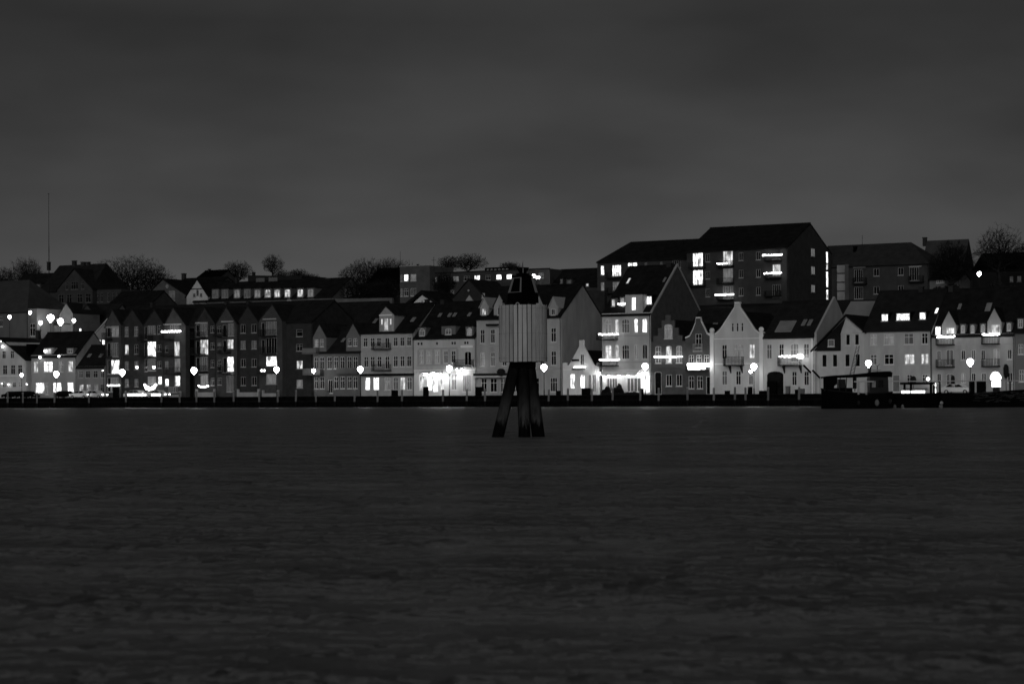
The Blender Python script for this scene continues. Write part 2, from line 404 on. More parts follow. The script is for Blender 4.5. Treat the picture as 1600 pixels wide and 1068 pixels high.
        for a, b in zip(pts, pts[1:]): cc.tube((a[0], .03, a[2]+.05), (b[0], .03, b[2]+.05), .012, .012, 4)
        mm.obj('bulbs', m or FAIRY, root); root.children[0]['kind'] = 'stuff'; cc.obj('cable', BLACK, root)
        return root
# ------------------------------------------------------------------ ground, water, quay
def sheet(name, us, vs, zf, m, kind='structure', smooth=True):
    vv, ff = [], []
    for v in vs:
        for u in us:
            w = world(u, v, 0); vv.append((w.x, w.y, zf(u, v)))
    k = len(us)
    for i in range(len(vs)-1):
        for j in range(k-1): ff.append((i*k+j, i*k+j+1, (i+1)*k+j+1, (i+1)*k+j))
    q = M(); q.v, q.f = vv, ff
    return tag(q.obj(name, m, None, smooth), kind=kind)
GRASS = mat('dark_grass', .02, var=.5, scale=.15, bump=.6)
us = [-2500, -1500, -800] + list(range(-420, 221, 20))
vs = [-10.3, 0, 8, 14] + [14+4*i for i in range(1, 12)] + [70, 90, 110, 140, 180, 240, 350, 500, 800, 1200, 2000, 3500]
def ground_z(u, v):
    return tz(v) + (0 if v < 16 else 1.2*math.sin(u*.031+v*.02)*sst((v-16)/40))
sheet('hillside', us, vs, ground_z, GRASS)
PAVE = mat('paving', .10, var=.3, scale=.8, bump=.3); ASPH = mat('asphalt', .045, var=.25, scale=.7, bump=.3)
def tbox(name, u0, u1, v0, v1, z0, z1, m, kind='structure', uc=None):
    o = M().box(-(u1-u0)/2, (u1-u0)/2, -(v1-v0)/2, (v1-v0)/2, z0, z1).obj(name, m)
    o.location = world((u0+u1)/2, (v0+v1)/2); o.rotation_euler = (0, 0, -TH); return tag(o, kind=kind)
tbox('quay_pavement', -420, 219, -10.2, -5.6, 1.4, 1.72, PAVE)
tbox('road', -420, 219, -5.58, -1.8, 1.3, 1.61, ASPH)
tbox('pavement', -420, 219, -1.78, .6, 1.3, 1.73, PAVE)
QUAYM = mat('quay_timber', .005, var=.5, scale=1.5, bump=.5)
tbox('quay_wall', -420, 219, -10.6, -10.22, -4, 1.70, QUAYM)
q = M()
for i in range(int(330/.5)):
    u = -180+i*.5; r = ((i*7919) % 13)/13*.05
    q.box(u+.02, u+.47, -.12-r, 0, -3, 1.55+((i*31) % 7)*.01)
o = q.obj('quay_sheet_piles', QUAYM); o.location = world(0, -10.61); o.rotation_euler = (0, 0, -TH); tag(o, kind='structure')
tbox('quay_coping', -420, 219, -10.85, -10.2, 1.722, 1.78, mat('old_timber', .009, var=.4))
tbox('quay_waler', -420, 219, -10.88, -10.79, .85, 1.1, mat('old_timber', .009, var=.4))
tbox('quay_end_wall', 219, 219.4, -10.6, 200, -4, 1.7, QUAYM)
# far shore and ground well past the frame, behind the town
# water
wm = bpy.data.materials.new('harbour_water'); wm.use_nodes = True; t = wm.node_tree; P = t.nodes['Principled BSDF']
P.inputs['Base Color'].default_value = (.145, .145, .145, 1); P.inputs['Roughness'].default_value = WR; P.inputs['IOR'].default_value = 1.33
co = N(t, 'ShaderNodeTexCoord')
def wnoise(sx, sy, sc, det, off=0):
    m_ = N(t, 'ShaderNodeMapping'); m_.inputs['Scale'].default_value = (sx, sy, 1); m_.inputs['Location'].default_value = (off, off*.7, 0); t.links.new(co.outputs['Object'], m_.inputs[0])
    n_ = N(t, 'ShaderNodeTexNoise'); n_.inputs['Scale'].default_value = sc; n_.inputs['Detail'].default_value = det; n_.inputs['Roughness'].default_value = .55
    t.links.new(m_.outputs[0], n_.inputs['Vector']); return n_.outputs[0]
a = wnoise(1.1, 1.0, .85, 3); b = wnoise(1.1, 1.0, 2.6, 3, 3); c = wnoise(.22, .3, 1, 4, 9)
s1 = N(t, 'ShaderNodeMath', operation='MULTIPLY'); t.links.new(a, s1.inputs[0]); s1.inputs[1].default_value = WA
s2 = N(t, 'ShaderNodeMath', operation='MULTIPLY'); t.links.new(b, s2.inputs[0]); s2.inputs[1].default_value = WB
s3 = N(t, 'ShaderNodeMath', operation='ADD'); t.links.new(s1.outputs[0], s3.inputs[0]); t.links.new(s2.outputs[0], s3.inputs[1])
cr = N(t, 'ShaderNodeMapRange'); t.links.new(c, cr.inputs[0]); cr.inputs[1].default_value = .3; cr.inputs[2].default_value = .7; cr.inputs[3].default_value = .25; cr.inputs[4].default_value = 1.5
s4 = N(t, 'ShaderNodeMath', operation='MULTIPLY'); t.links.new(s3.outputs[0], s4.inputs[0]); t.links.new(cr.outputs[0], s4.inputs[1])
wr = N(t, 'ShaderNodeMapRange'); t.links.new(c, wr.inputs[0]); wr.inputs[1].default_value = .35; wr.inputs[2].default_value = .65; wr.inputs[3].default_value = WR-.02; wr.inputs[4].default_value = WR+.12; t.links.new(wr.outputs[0], P.inputs['Roughness'])
# calmer, smoother water in the lee of the quay wall
dq = N(t, 'ShaderNodeVectorMath', operation='DOT_PRODUCT'); t.links.new(co.outputs['Object'], dq.inputs[0]); dq.inputs[1].default_value = (ST, CT, 0)
lee = N(t, 'ShaderNodeMapRange', interpolation_type='SMOOTHSTEP'); t.links.new(dq.outputs['Value'], lee.inputs[0]); lee.inputs[1].default_value = Y0*CT-30; lee.inputs[2].default_value = Y0*CT-15
rl = N(t, 'ShaderNodeMapRange'); t.links.new(lee.outputs[0], rl.inputs[0]); t.links.new(wr.outputs[0], rl.inputs[3]); rl.inputs[4].default_value = .16; t.links.new(rl.outputs[0], P.inputs['Roughness'])
hl = N(t, 'ShaderNodeMapRange'); t.links.new(lee.outputs[0], hl.inputs[0]); hl.inputs[3].default_value = 1.0; hl.inputs[4].default_value = .12
s5 = N(t, 'ShaderNodeMath', operation='MULTIPLY'); t.links.new(s4.outputs[0], s5.inputs[0]); t.links.new(hl.outputs[0], s5.inputs[1]); s4 = s5
bp = N(t, 'ShaderNodeBump'); bp.inputs['Strength'].default_value = 1.0; bp.inputs['Distance'].default_value = 1.0
t.links.new(s4.outputs[0], bp.inputs['Height']); t.links.new(bp.outputs[0], P.inputs['Normal'])
q = M().poly3([(-3000, -1500, 0), (3000, -1500, 0), (3000, 2600, 0), (-3000, 2600, 0)], [(0, 1, 2, 3)])
tag(q.obj('water', wm), kind='structure')
tag(M().poly3([(-6000, -6000, -4), (6000, -6000, -4), (6000, 8000, -4), (-6000, 8000, -4)], [(0, 1, 2, 3)]).obj('seabed', QUAYM), kind='structure')

# ------------------------------------------------------------------ front row, left to right
# white gabled house at the left edge
b = B('gabled_house', 'white front gabled house cut off by the left edge of the photo', 'house', 10)
b.block([(-42, None), (40, None), (40, 563), (9, 534), (-8, 534), (-42, 563)], 0, 12, PAINT_L,
        [(548, 560, [(-10, 6), (6, 6), (19, 6)]), (570, 585, [(-22, 7), (-8, 7), (7.5, 7), (20, 7), (31, 7)]), (597, 605, [(6, 5, 0), (13, 5, 3), (22, 5), (31, 6, 2)])])
b.front_gable_roof(-42, 0, 40, 563, 528, 563, 0, 12, ROOF_D)
b.band(-42, 40, 586, 588)
b.block([(41, None), (49, None), (49, 538), (41, 538)], 2, 9, BLACK, name='passage_wall')
b = B('townhouse', 'grey plastered house with lit windows beside the white house at left', 'house', 84)
b.saddle(49, 120, 556, 521, 9, PAINT_M, ROOF_D, [(564, 581, [(56, 7, 3), (75, 14, 4), (95, 7, 2), (110, 8, 3)]),
        (597, 614, [(62, 14, 4, 'g'), (89, 13, 4, 'x'), (110, 10, 4, 'p')]), (597, 616, [(73, 5, 2, 'x')])])
b.dormer(76, 543, 554, 15, None, 'x', 3, wm=PAINT_M); b.dormer(110, 543, 553, 12, None, 'x', 1, wm=PAINT_D)
b.band(49, 120, 554, 557, m=PAINT_M); b.chimney(60, 517, 6, 7)
b = B('townhouse', 'low dark roofed house between the grey house and the brick apartments', 'house', 142, frame=FRAME_G)
b.saddle(120, 163, 573, 541, 8, mat('soft_plaster', .19, var=.15, streak=1), ROOF_D, [(579, 590, [(126, 7, 1), (137, 7, 0), (149, 7), (160, 6)]),
        (600, 613, [(127, 7, 3), (138, 7, 3), (150, 7, 2), (159, 6, 0)])])
b.band(120, 163, 572, 575, m=PAINT_M); b.skylight(140, 557, 6, 6); b.skylight(158, 557, 6, 6)

# the long brick apartment complex
b = B('apartment_block', 'long dark brick apartment block with a row of gabled bays on the quay', 'apartment block', 325, frame=FRAME_G)
b.saddle(165, 489, 506, 477, 13, BRICK_D, ROOF_M, y0=1.6, pr=330, rows=[
   (518, 529, [(468, 10, 0, 'h')]), (540, 551, [(468, 10)]), (565, 578, [(468, 10, 3)]), (594, 607, [(468, 10, 2, 'p')]),
   (518, 529, [(491, 0.5, 0)])][:4])
LB = mat('pale_brick', .062, var=.2, scale=1.1, wave=('Z', 4.0, .16, .4))
def bay(p0, p1, apex_px, eave, apex, m, rows, y0=0.3):
    b.pxc = (p0+p1)/2
    b.block([(p0, None), (p1, None), (p1, eave), (apex_px, apex), (p0, eave)], y0, 5.5, m, rows, name='gabled_bay')
    b.front_gable_roof(p0, apex_px, p1, eave, apex, eave, y0, 7.0, ROOF_M, over=.12)
    b.pxc = 325
R4 = lambda items: [(t, bt, items[i]) for i, (t, bt) in enumerate(((509, 526), (535, 557), (562, 584), (589, 612)))]
bay(165, 189, 176, 507, 484, LB, R4([[(180, 12, 2, 'g'), (170, 5, 0, 'p')], [(179, 12, 1, 'g'), (170, 5, 0, 'p')], [(180, 13, 4, 'g'), (170, 4, 0, 'p')], [(179, 12, 1, 'g'), (170, 5, 0, 'p')]]))  # unlit plain panes, here and in later bays, paint the darkness of loggia recesses
bay(189, 224, 207, 509, 484, BRICK_D, [(510, 525, [(198, 6, 1), (213, 6, 1)]), (538, 553, [(198, 6, 3, 'p'), (213, 6, 0)]), (564, 577, [(198, 6, 1), (213, 6, 1)]), (592, 604, [(198, 6, 1), (213, 6, 1)])], 1.0)
bay(224, 257, 242, 509, 484, BRICK_D, [(509, 530, [(228, 4, 0, 'p')]), (535, 556, [(227.5, 4, 0, 'p')]), (560, 580, [(228, 4, 0, 'p')]), (508, 522, [(237, 13, 1, 'g'), (249, 6, 0)]), (533, 557, [(237, 14, 4, 'g')]), (538, 549, [(249, 6)]), (560, 579, [(237, 13, 1, 'g')]), (564, 575, [(249, 6)]), (588, 600, [(237, 13, 2, 'g'), (249.5, 6, 4, 'p')])], 1.0)
bay(257, 290, 271, 508, 481, LB, [(505, 517, [(273, 14, 1, 'g')]), (533, 556, [(276.5, 9, 3, 'm')]), (540, 550, [(260.5, 5, 0)]), (560, 580, [(277, 9, 2, 'm')]), (564, 575, [(260.5, 5, 1)]), (587, 603, [(277, 9, 4, 'm')]), (591, 603, [(260.5, 6, 4, 'p')]), (604, 613, [(270, 14, 1, 'g')])], 0.3)
bay(304, 337, 320, 507, 481, BRICK_D, [(505, 525, [(319, 12, 1, 'g')]), (530, 554, [(319, 13, 3, 'g')]), (557, 579, [(319, 12, 1, 'g')]), (586, 603, [(319, 12, 2, 'g')]), (509, 520, [(332, 6)]), (507, 526, [(309, 6, 0, 'p')]), (532, 553, [(309, 6, 0, 'p')]), (558, 579, [(309, 6, 0, 'p')]), (535, 546, [(332, 6)]), (562, 574, [(332, 6)]), (590, 602, [(332, 6)])], 1.0)
bay(338, 370, 354, 506, 480, LB, [(509, 520, [(343, 6)]), (535, 545, [(343, 6, 1)]), (562, 579, [(343, 6)]), (590, 601, [(343, 6)]), (507, 526, [(351, 6, 0, 'p')]), (531, 551, [(351, 6, 0, 'p')]), (558, 582, [(351, 6, 0, 'p')]), (505, 525, [(361, 10, 1, 'g')]), (530, 545, [(360, 10, 3, 'm')]), (557, 581, [(360, 11, 4, 'm')]), (586, 612, [(359, 11, 1, 'm')])], 0.3)
bay(370, 405, 388, 505, 479, BRICK_D, [(506, 520, [(380, 8, 0, 'm'), (397, 8, 0, 'm')]), (532, 545, [(380, 8, 1, 'm'), (397, 8, 1, 'm')]), (560, 573, [(380, 8, 0, 'm'), (397, 8, 0, 'm')]), (588, 602, [(380, 8, 0, 'm'), (397, 8, 0, 'm')])], 1.0)
bay(405, 441, 426, 501, 476, LB, [(503, 525, [(411, 5, 0, 'p')]), (530, 552, [(411, 5, 0, 'p')]), (502, 523, [(424, 17, 1, 'g')]), (527, 552, [(424, 17, 0, 'g')]), (556, 572, [(424, 17, 4, 'g')]), (583, 600, [(424, 17, 2, 'g')])], 0.3)
for p0, p1, f in ((166, 176, 530), (166, 176, 557), (222, 240, 532), (222, 240, 556), (257, 273, 530), (257, 273, 556), (262, 283, 584), (302, 322, 529), (302, 322, 553), (302, 325, 581), (340, 356, 525), (346, 361, 551), (346, 362, 583), (410, 432, 525), (412, 432, 552), (408, 432, 583)):
    b.pxc = p0
    b.balcony(p0, p1, f, f-10, y=.3 if p0 < 200 or 256 < p0 < 290 or p0 > 339 else 1.0, out=1.3)
b.pxc = 325
b.band(166, 186, 506, 508, y=.3, m=TRIM_G); b.band(305, 325, 503, 505, y=1.0, m=TRIM_G); b.band(346, 365, 502, 504, y=.3, m=TRIM_G); b.band(411, 432, 500, 502, y=.3, m=TRIM_G); b.band(256, 284, 504, 506, y=.3, m=TRIM_G)
b.band(352, 366, 583, 585, y=.3, m=PAINT_M, out=.3); b.band(312, 326, 583.5, 586, y=1.0, m=PAINT_M, out=.3)
b.chimney(239, 474, 5, 8); b.chimney(355, 473, 4, 6); b.chimney(389, 472, 4, 6)
APT = b
b.block([(290.4, None), (303.6, None), (303.6, 512), (290.4, 512)], 1.5, .08, BLACK, name='recess_shade_panel')  # black panel paints the shade of the recess between the bays
b.lights(253, 282, 518, 'bar of white lights on the top balcony of the pale gabled brick bay', y=-1.1, r=.16)
b.lights(226, 243, 601, 'basket of bright lights hanging from a low balcony of the brick block', y=-.4, r=.22, sag=.6)
b.lights(228, 241, 605, 'lower loop of the bright light basket on the brick block', y=-.4, r=.26, sag=.4)
b.lights(168, 186, 602, 'small light string over the ground floor doors at the brick block end', y=-.2, r=.12)
b.lights(310, 325, 602.5, 'short light string near the ground left of the tall globe lamp bay', y=-.2, r=.14, sag=.2)

def garden_wall(px0, px1, t, label):
    g = B('garden_wall', label, 'low wall', (px0+px1)/2, -1.3, base=1.73)
    x0, x1, z = g.X(px0), g.X(px1), g.Z(t)
    M().box(x0, x1, -.12, .12, 0, z).obj('wall', PAINT_M, g.root)
    for x in (x0, x1): M().box(x-.16, x+.16, -.18, .18, 0, z+.55).obj('pillar', PAINT_M, g.root)
garden_wall(307, 335, 612.5, 'pale low garden wall right of the third street lamp')
garden_wall(372, 404, 612.5, 'longest pale low garden wall below the twin window bay')
garden_wall(411, 434, 614, 'pale low garden wall in front of the last gabled brick bay')
garden_wall(264, 281, 616, 'short low wall before the pale gabled bay with the light bar')

# terrace with two gabled dormers
b = B('townhouse', 'grey brick townhouse with two gabled wall dormers right of the apartments', 'house', 526)
G5 = mat('grey_brick', .135, var=.12, scale=1, wave=('Z', 4, .1, .3))
b.saddle(489, 564, 550, 514, 12, G5, ROOF_M, [(557, 576, [(494, 6), (503, 7), (515, 7), (525, 7), (535, 7), (546, 7), (555, 7)]),
   (588, 607, [(494, 6), (503, 7), (525, 7), (535, 7), (546, 7), (555, 7)]), (593, 614, [(516, 7, 0, 'm')])])
for p0, p1, ap, e in ((489, 510, 498, 526), (541, 563, 551, 526)):
    b.block([(p0, 552), (p1, 552), (p1, e), ((p0+p1)/2, 506), (p0, e)], -.05, 6, G5, [(529, 541, [(p0+5.5, 6, 2 if p0 < 500 else 0), (p0+14, 6, 1)])], name='gabled_dormer')
    b.front_gable_roof(p0, (p0+p1)/2, p1, e, 506, e, -.05, 8, ROOF_M, over=.1)
b.balcony(479, 506, 584, 575, y=-.01, out=1.2, m=PAINT_D, solid=True); b.balcony(530, 562, 583, 575, out=.9, m=PAINT_D, solid=True); b.balcony(478, 500, 551, 543, y=-.01, out=1.2, m=PAINT_D, solid=True)
b.skylight(537, 533, 5, 6, 5)
b = B('background_house', 'long dark tiled roof behind the grey terrace with gabled dormers', 'house', 530, 12.6, base=1.6)
b.saddle(485, 578, 512, 475, 12, BRICK_D, ROOF_M)
# banded pale house
b = B('townhouse', 'pale four storey house with white bands and a central gabled bay', 'house', 605)
P6 = mat('banded_plaster', .33, var=.2, streak=1, scale=.5)
b.saddle(564, 647, 519, 477, 13, P6, ROOF_D, [(527, 541, [(571, 7), (582, 7), (592, 7), (618, 7), (628.5, 7), (639, 7)]), (527, 544, [(605, 7, 0, 'm')]),
   (556, 573, [(572, 7), (582, 7), (592.5, 7), (618, 7), (628.5, 7), (639, 7)]), (556, 576, [(605, 7, 0, 'x', 's')]),
   (589, 609, [(574, 8, 4, 'p'), (587.5, 9, 4, 'p'), (605, 9, 2), (618, 8, 1, 'x', 's'), (629, 8, 3, 'x', 's'), (639.5, 8, 1, 'x', 's')])])
b.band(564, 593, 519, 521.5); b.band(616, 647, 518, 520.5); b.band(564, 594, 543, 549, m=TRIM_G, out=.05); b.band(612, 647, 542, 548, m=TRIM_G, out=.05)
b.band(564, 594, 575, 580, m=TRIM_G, out=.05); b.band(612, 647, 575, 580, m=TRIM_G, out=.05); b.band(566, 647, 583.5, 586.5, m=BLACK, out=.7, name='awning')
b.block([(593, 521), (616, 521), (616, 492), (603, 479), (593, 492)], -.04, 5.5, PAINT_M, [(497, 507, [(597, 3.5, 3, 'p'), (610.5, 3.5, 3, 'p')]), (497, 516, [(603.5, 7, 3, 'm')])], name='gabled_dormer')
b.front_gable_roof(592, 603.5, 617, 492, 479, 492, -.04, 6.5, ROOF_M, over=.15); b.band(593, 613, 491, 493, y=-.04)
b.balcony(585, 612, 545, 536, out=1.0); b.balcony(585, 612, 578, 569, out=1.0)
b.skylight(587, 503, 5, 7, 5); b.skylight(646, 501, 6, 7, 5)
# cream house with shops
b = B('townhouse', 'pale house with brightly lit shop front and rounded dormers', 'house', 696)
P7 = mat('cream_plaster', .44, var=.2, streak=1, scale=.5)
b.saddle(647, 744, 527, 474, 14, P7, ROOF_D, [(548, 567, [(658, 7, 2), (670, 7, 2), (683, 7, 2), (696.5, 7, 1), (708.5, 7, 0)]), (549, 571, [(731, 11, 0, 'm', 's')]),
    (584, 609, [(659, 8, 3, 'x', 's'), (691, 7, 3, 'x', 's'), (709, 8, 2, 'x', 's')]), (586, 612, [(680, 8, 4), (729, 13, 2, 'g')]), (585, 610, [(671, 8, 4, 'p')])])
b.band(647, 744, 527, 530); b.band(720, 739, 540, 543.5, out=.1); b.band(652, 719, 569, 571, m=TRIM_G); b.band(655, 715, 543, 545, m=TRIM_G); b.band(647, 744, 577, 579, m=TRIM_W)
for x in (654, 664, 677, 690, 702, 715): b.band(x-1.6, x+1.6, 545.5, 568.5, m=TRIM_G, out=.06, name='pilaster')
for x in (654, 659, 683, 707, 711, 727, 731): b.band(x-1.2, x+1.2, 534, 538, m=GLASS_D, out=.02, name='vent')
b.dormer(660, 511, 526, 12, None, 'x', 1, wm=PAINT_D, kind='a'); b.dormer(734, 510, 525, 12, None, 'x', 2, wm=PAINT_D, kind='a'); b.dormer(701, 509, 524, 22, None, 'x', 1, wm=PAINT_D, kind='s', ww=9, wt=513)
for x, y in ((688, 494), (703, 494), (711, 493.5), (734, 493)): b.skylight(x, y, 5, 6)
b.balcony(713, 741, 572, 562, out=1.0)
b.chimney(693, 470, 6, 6)
b.band(661, 692, 579.5, 582, m=TRIM_G, out=1.2, name='awning')
b.chimney(668, 469, 5, 6)
SHOPB = b
# tall gabled-dormer house behind the beacon
b = B('townhouse', 'tall grey house with steep pointed dormers directly behind the beacon', 'house', 810)
P8 = mat('stone_plaster', .33, var=.2, streak=1, scale=.5)
b.saddle(745, 877, 496, 449, 14.5, P8, ROOF_D, [(513, 535, [(754, 7), (770, 7), (788, 7), (806, 7), (830, 7), (847, 7), (865, 8)]),
    (549, 571, [(754, 7, 2), (770, 7, 1), (788, 7), (806, 7, 2), (830, 7), (847, 7), (865, 8)]), (590, 612, [(756, 9, 0, 'x'), (771, 11, 0, 'x'), (786, 9, 1), (805, 9), (838, 9), (865, 11, 0, 't3')])])
b.band(745, 877, 575, 578, m=TRIM_G); b.band(745, 877, 539, 540.5, m=TRIM_G); b.band(745, 877, 496, 498, m=TRIM_G, out=.15)
b.block([(869.5, 497), (877.2, 497), (877.2, 495), (869.5, 495)], .2, .5, P8, name='corner_stone')
b.band(745, 800, 586.5, 589, m=PAINT_L, out=1.2, name='awning'); b.band(745, 800, 582.5, 586.3, m=METAL_D, out=1.15, name='awning_top')
for px, ap, tp in ((757, 466, 480), (781, 460, 478), (843, 461, 478), (865, 465, 480)):
    b.dormer(px, tp, 494, 13 if px != 781 else 18, ap, 'm', 3 if px == 757 else 0, wm=PAINT_M, rm=TRIM_G if px in (757, 865) else ROOF_M, ww=6, wt=tp+2, wb=492)
b.band(763, 783, 505, 508, m=METAL_D, out=.8, name='small_balcony')
b.chimney(838, 446, 8, 8)
def body(p0, pa, p1, eave, apex, depth):
    m_ = BRICK_D if b.root['label'].startswith(('dark', 'narrow')) else PAINT_M
    b.block([(p0, None), (p1, None), (p1, eave), (pa, apex), (p0, eave)], .36, depth, m_, name='house_body')
    b.front_gable_roof(p0, pa, p1, eave, apex, eave, .37, depth, ROOF_D, over=.0, th=.12)
# tiny white gabled house
b = B('gabled_house', 'small white house with tiny gable and stub chimney between two tall houses', 'house', 907)
b.block([(879, None), (936, None), (936, 567), (932, 567), (932, 572), (928, 570), (913, 541), (913, 531), (905, 531), (905, 541), (889, 570), (886, 570), (886, 566), (879, 566)], 0, .3, PAINT_W,
        [(584, 607, [(894.5, 8, 4, 'h'), (910, 8, 4, 'm', 'a')]), (553, 570, [(909.5, 6, 0, 'm')]), (585, 612, [(921, 5, 1, 'm'), (928, 6, 2, 'm')])])
body(888, 909, 930, 572, 548, 10.5)
b.band(880, 935, 576, 577.5); b.band(896.5, 905, 561, 564, m=BLACK, out=.7, name='small_balcony'); b.band(896, 914, 575.5, 577.5, m=METAL_D, out=.6, name='small_balcony')
b.lights(897, 914, 573, 'short light string above the lit windows of the small white house', y=-.7, r=.12)
# tall bright house
b = B('townhouse', 'tall bright house with black mansard roof and glowing shop awning', 'house', 978)
P10 = mat('bright_plaster', .42, var=.2, streak=1, scale=.5)
b.saddle(941, 1017, 491, 418, 19, P10, ROOF_D, [(498, 520, [(950.5, 10, 2, 'x', 's'), (964, 6, 3, 'm', 's'), (977.5, 12, 1, 't3', 's'), (994, 6, 4, 'm', 's'), (1007.5, 8, 4, 'm', 's')]),
    (538, 561, [(950.5, 10, 3, 'x', 's'), (964, 6, 3, 'm', 's'), (977.5, 11, 0, 't3', 's'), (994, 6, 2, 'm', 's'), (1007.5, 8, 0, 'm', 's')]),
    (590, 612, [(956, 17, 1, 'g'), (990, 22, 1, 'g')]), (589, 614, [(1008, 8, 4, 'm', 'a')])], pr=1000)
yg = b.geo; xg = yg[5]
fixn(M().prism_x([(.02, 0), (18.98, 0), (18.98, yg[2]-.05), (9.5, yg[3]-.08), (.02, yg[2]-.05)], xg+.003, xg+.08).obj('brick_gable_wall', BRICK_M, b.root))
b.band(941, 1017, 489, 491.5); b.band(941, 1017, 524, 525.5, m=TRIM_G); b.band(941, 1017, 565, 566.5, m=TRIM_G)
fixn(M().prism_x([(0, yg[2]+.05), (9.5, yg[3]+.05), (19, yg[2]+.05), (19, yg[2]+.38), (9.5, yg[3]+.42), (0, yg[2]+.38)], xg-.05, xg+.22).obj('gable_coping', TRIM_G, b.root))
b.chimney(1047, 412, 7, 6)
b.dormer(959, 466, 480, 8, None, 'm', 3, wm=PAINT_D, kind='s'); b.dormer(973, 464, 479, 8, None, 'm', 2, wm=PAINT_D, kind='s'); b.dormer(1015, 461, 477, 9, None, 'm', 4, wm=BLACK, ww=8)
b.dormer(991, 460, 490, 27, None, 'p', 4, wm=P10, ww=7, wt=464, wb=485)
b.skylight(983, 441, 4, 9, 3); b.skylight(1039, 439, 3, 7, 5)
b.balcony(936, 966, 529, 520, y=-.01, out=1.0); b.balcony(937, 967, 570, 560, y=-.01, out=1.0)
b.lights(936, 966, 521.5, 'bar of lights on the upper left balcony of the tall bright house', y=-1.1, r=.13)
b.lights(937, 967, 561.5, 'bar of lights on the lower left balcony of the tall bright house', y=-1.1, r=.13)
b.lights(966, 1001, 474.5, 'horizontal light bar crossing the lit attic window of the bright house', y=1.0, r=.13)
aw = M(); x0, x1 = b.X(944), b.X(1002)
aw.prism_x([(-.02, b.Z(577)), (-1.3, b.Z(582)), (-1.3, b.Z(586)), (-1.24, b.Z(586)), (-1.24, b.Z(583)), (-.02, b.Z(578.5))], x0, x1)
fixn(aw.obj('awning', mat('awning_cloth', .8, var=.05), b.root))
BRIGHT = b
# brick gables
b = B('gabled_house', 'dark brick house with stepped gable right of the tall bright house', 'house', 1044)
b.block([(1018, None), (1071, None), (1071, 533), (1066, 533), (1066, 524), (1060, 524), (1060, 512), (1054, 512), (1054, 500), (1048, 500), (1048, 492), (1040, 492), (1040, 500), (1034, 500), (1034, 512), (1028, 512), (1028, 524), (1021, 524), (1021, 533), (1018, 533)], 0, .35, BRICK_M,
   [(506, 529, [(1044.5, 13, 2, 'x', 's')]), (540, 567, [(1028.5, 9, 1, 'x', 's'), (1045, 9, 3, 'x', 's'), (1061, 9, 2, 'x', 's')]), (585, 603, [(1045, 9, 0, 'm'), (1061, 9, 0, 'm')]), (580, 616, [(1028, 11, 0, 'p', 's')])])
body(1018.3, 1044, 1070.7, 536, 500, 11.5)
b.band(1018, 1071, 572, 574.5, m=BRICK_M, out=.15); b.band(1018, 1071, 535, 536.5, m=BRICK_M, out=.12)
b.lights(1023, 1055, 557.5, 'light bar across the two left windows of the stepped brick gable', y=-.5, r=.13)
b.lights(1058, 1066, 557, 'short piece of lights at the right window of the stepped gable', y=-.5, r=.1)
b = B('gabled_house', 'narrow dark brick house with white edged curved gable', 'house', 1091)
gp = [(1071, 528), (1078, 525), (1083, 515), (1087, 505), (1088, 497), (1095, 497), (1096, 503), (1100, 511), (1105, 522), (1111, 526)]
b.block([(1071, None), (1111, None)] + gp[::-1], 0, .3, BRICK_M, [(521, 543, [(1091.5, 10, 0, 'x')]), (554, 568, [(1080, 8, 0), (1092, 8, 0), (1104, 8, 0)]), (587, 607, [(1080, 9), (1093.5, 9)]), (588, 616, [(1106.5, 7, 0, 'p')])])
cp = [(b.X(x), b.Z(y)) for x, y in gp]
k = M().prism_y(cp + [(x, z+.18) for x, z in cp[::-1]], -.12, .35); fixn(k.obj('gable_coping', TRIM_W, b.root))
body(1071.3, 1091.5, 1110.7, 530, 506, 11.5)
b.balcony(1084, 1098, 548, 537, out=.35, m=METAL_L)
b.balcony(1075, 1108, 578, 570, out=1.0)
b.lights(1076, 1107, 570, 'thick bright light garland on the balcony of the narrow brick house', y=-1.05, r=.3)
b.lights(1077, 1100, 574.5, 'lower row of the thick light garland on the narrow brick house', y=-1.05, r=.25)
b = B('background_house', 'dark tiled house behind the two narrow brick gables', 'house', 1090, 12.5, base=1.6)
b.saddle(1046, 1140, 520, 486, 11, BRICK_D, ROOF_M); b.skylight(1116, 511, 7, 9, 5)
# white house with the big gable, and its gateway wing
b = B('gabled_house', 'white house with large curved gable, corner pillars and balcony', 'house', 1152)
P13 = mat('warm_white', .50, var=.17, streak=1, scale=.5)
gp = [(1110, 523), (1113, 523), (1118, 522), (1124, 517.5), (1136, 499.5), (1148, 481.5), (1149, 474), (1156, 474), (1157, 481.5), (1168, 498), (1180, 517), (1186, 521.5), (1190, 523), (1193, 523)]
b.block([(1110, None), (1193, None)] + gp[::-1], 0, .35, P13, [(504, 518, [(1145, 3.6, 0, 'h'), (1152.5, 3.6, 0, 'h'), (1160, 3.6, 0, 'h')]), (538, 560, [(1132, 8), (1175, 9, 3)]), (537, 561, [(1154.5, 15, 2, 't3', 's')]), (579, 601, [(1132, 8, 1), (1153.5, 8), (1173, 7, 1)])])
cp = [(b.X(x), b.Z(y)) for x, y in gp[2:12]]
fixn(M().prism_y(cp + [(x, z+.2) for x, z in cp[::-1]], -.12, .35).obj('gable_coping', TRIM_W, b.root))
for px in (1113, 1190):
    b.band(px-3, px+3, 521, 616, out=.18, m=TRIM_W, name='pillar'); x = b.X(px); z = b.Z(520)
    M().box(x-.42, x+.42, -.5, .4, z-.1, z+.1).ball((x, -.05, z+.45), .42, 8).obj('finial', TRIM_W, b.root)
x = b.X(1152.5); z = b.Z(474); M().box(x-.4, x+.4, -.2, .6, z, z+.25).obj('gable_cap', TRIM_W, b.root)
body(1110.5, 1152, 1192.5, 526, 487, 13)
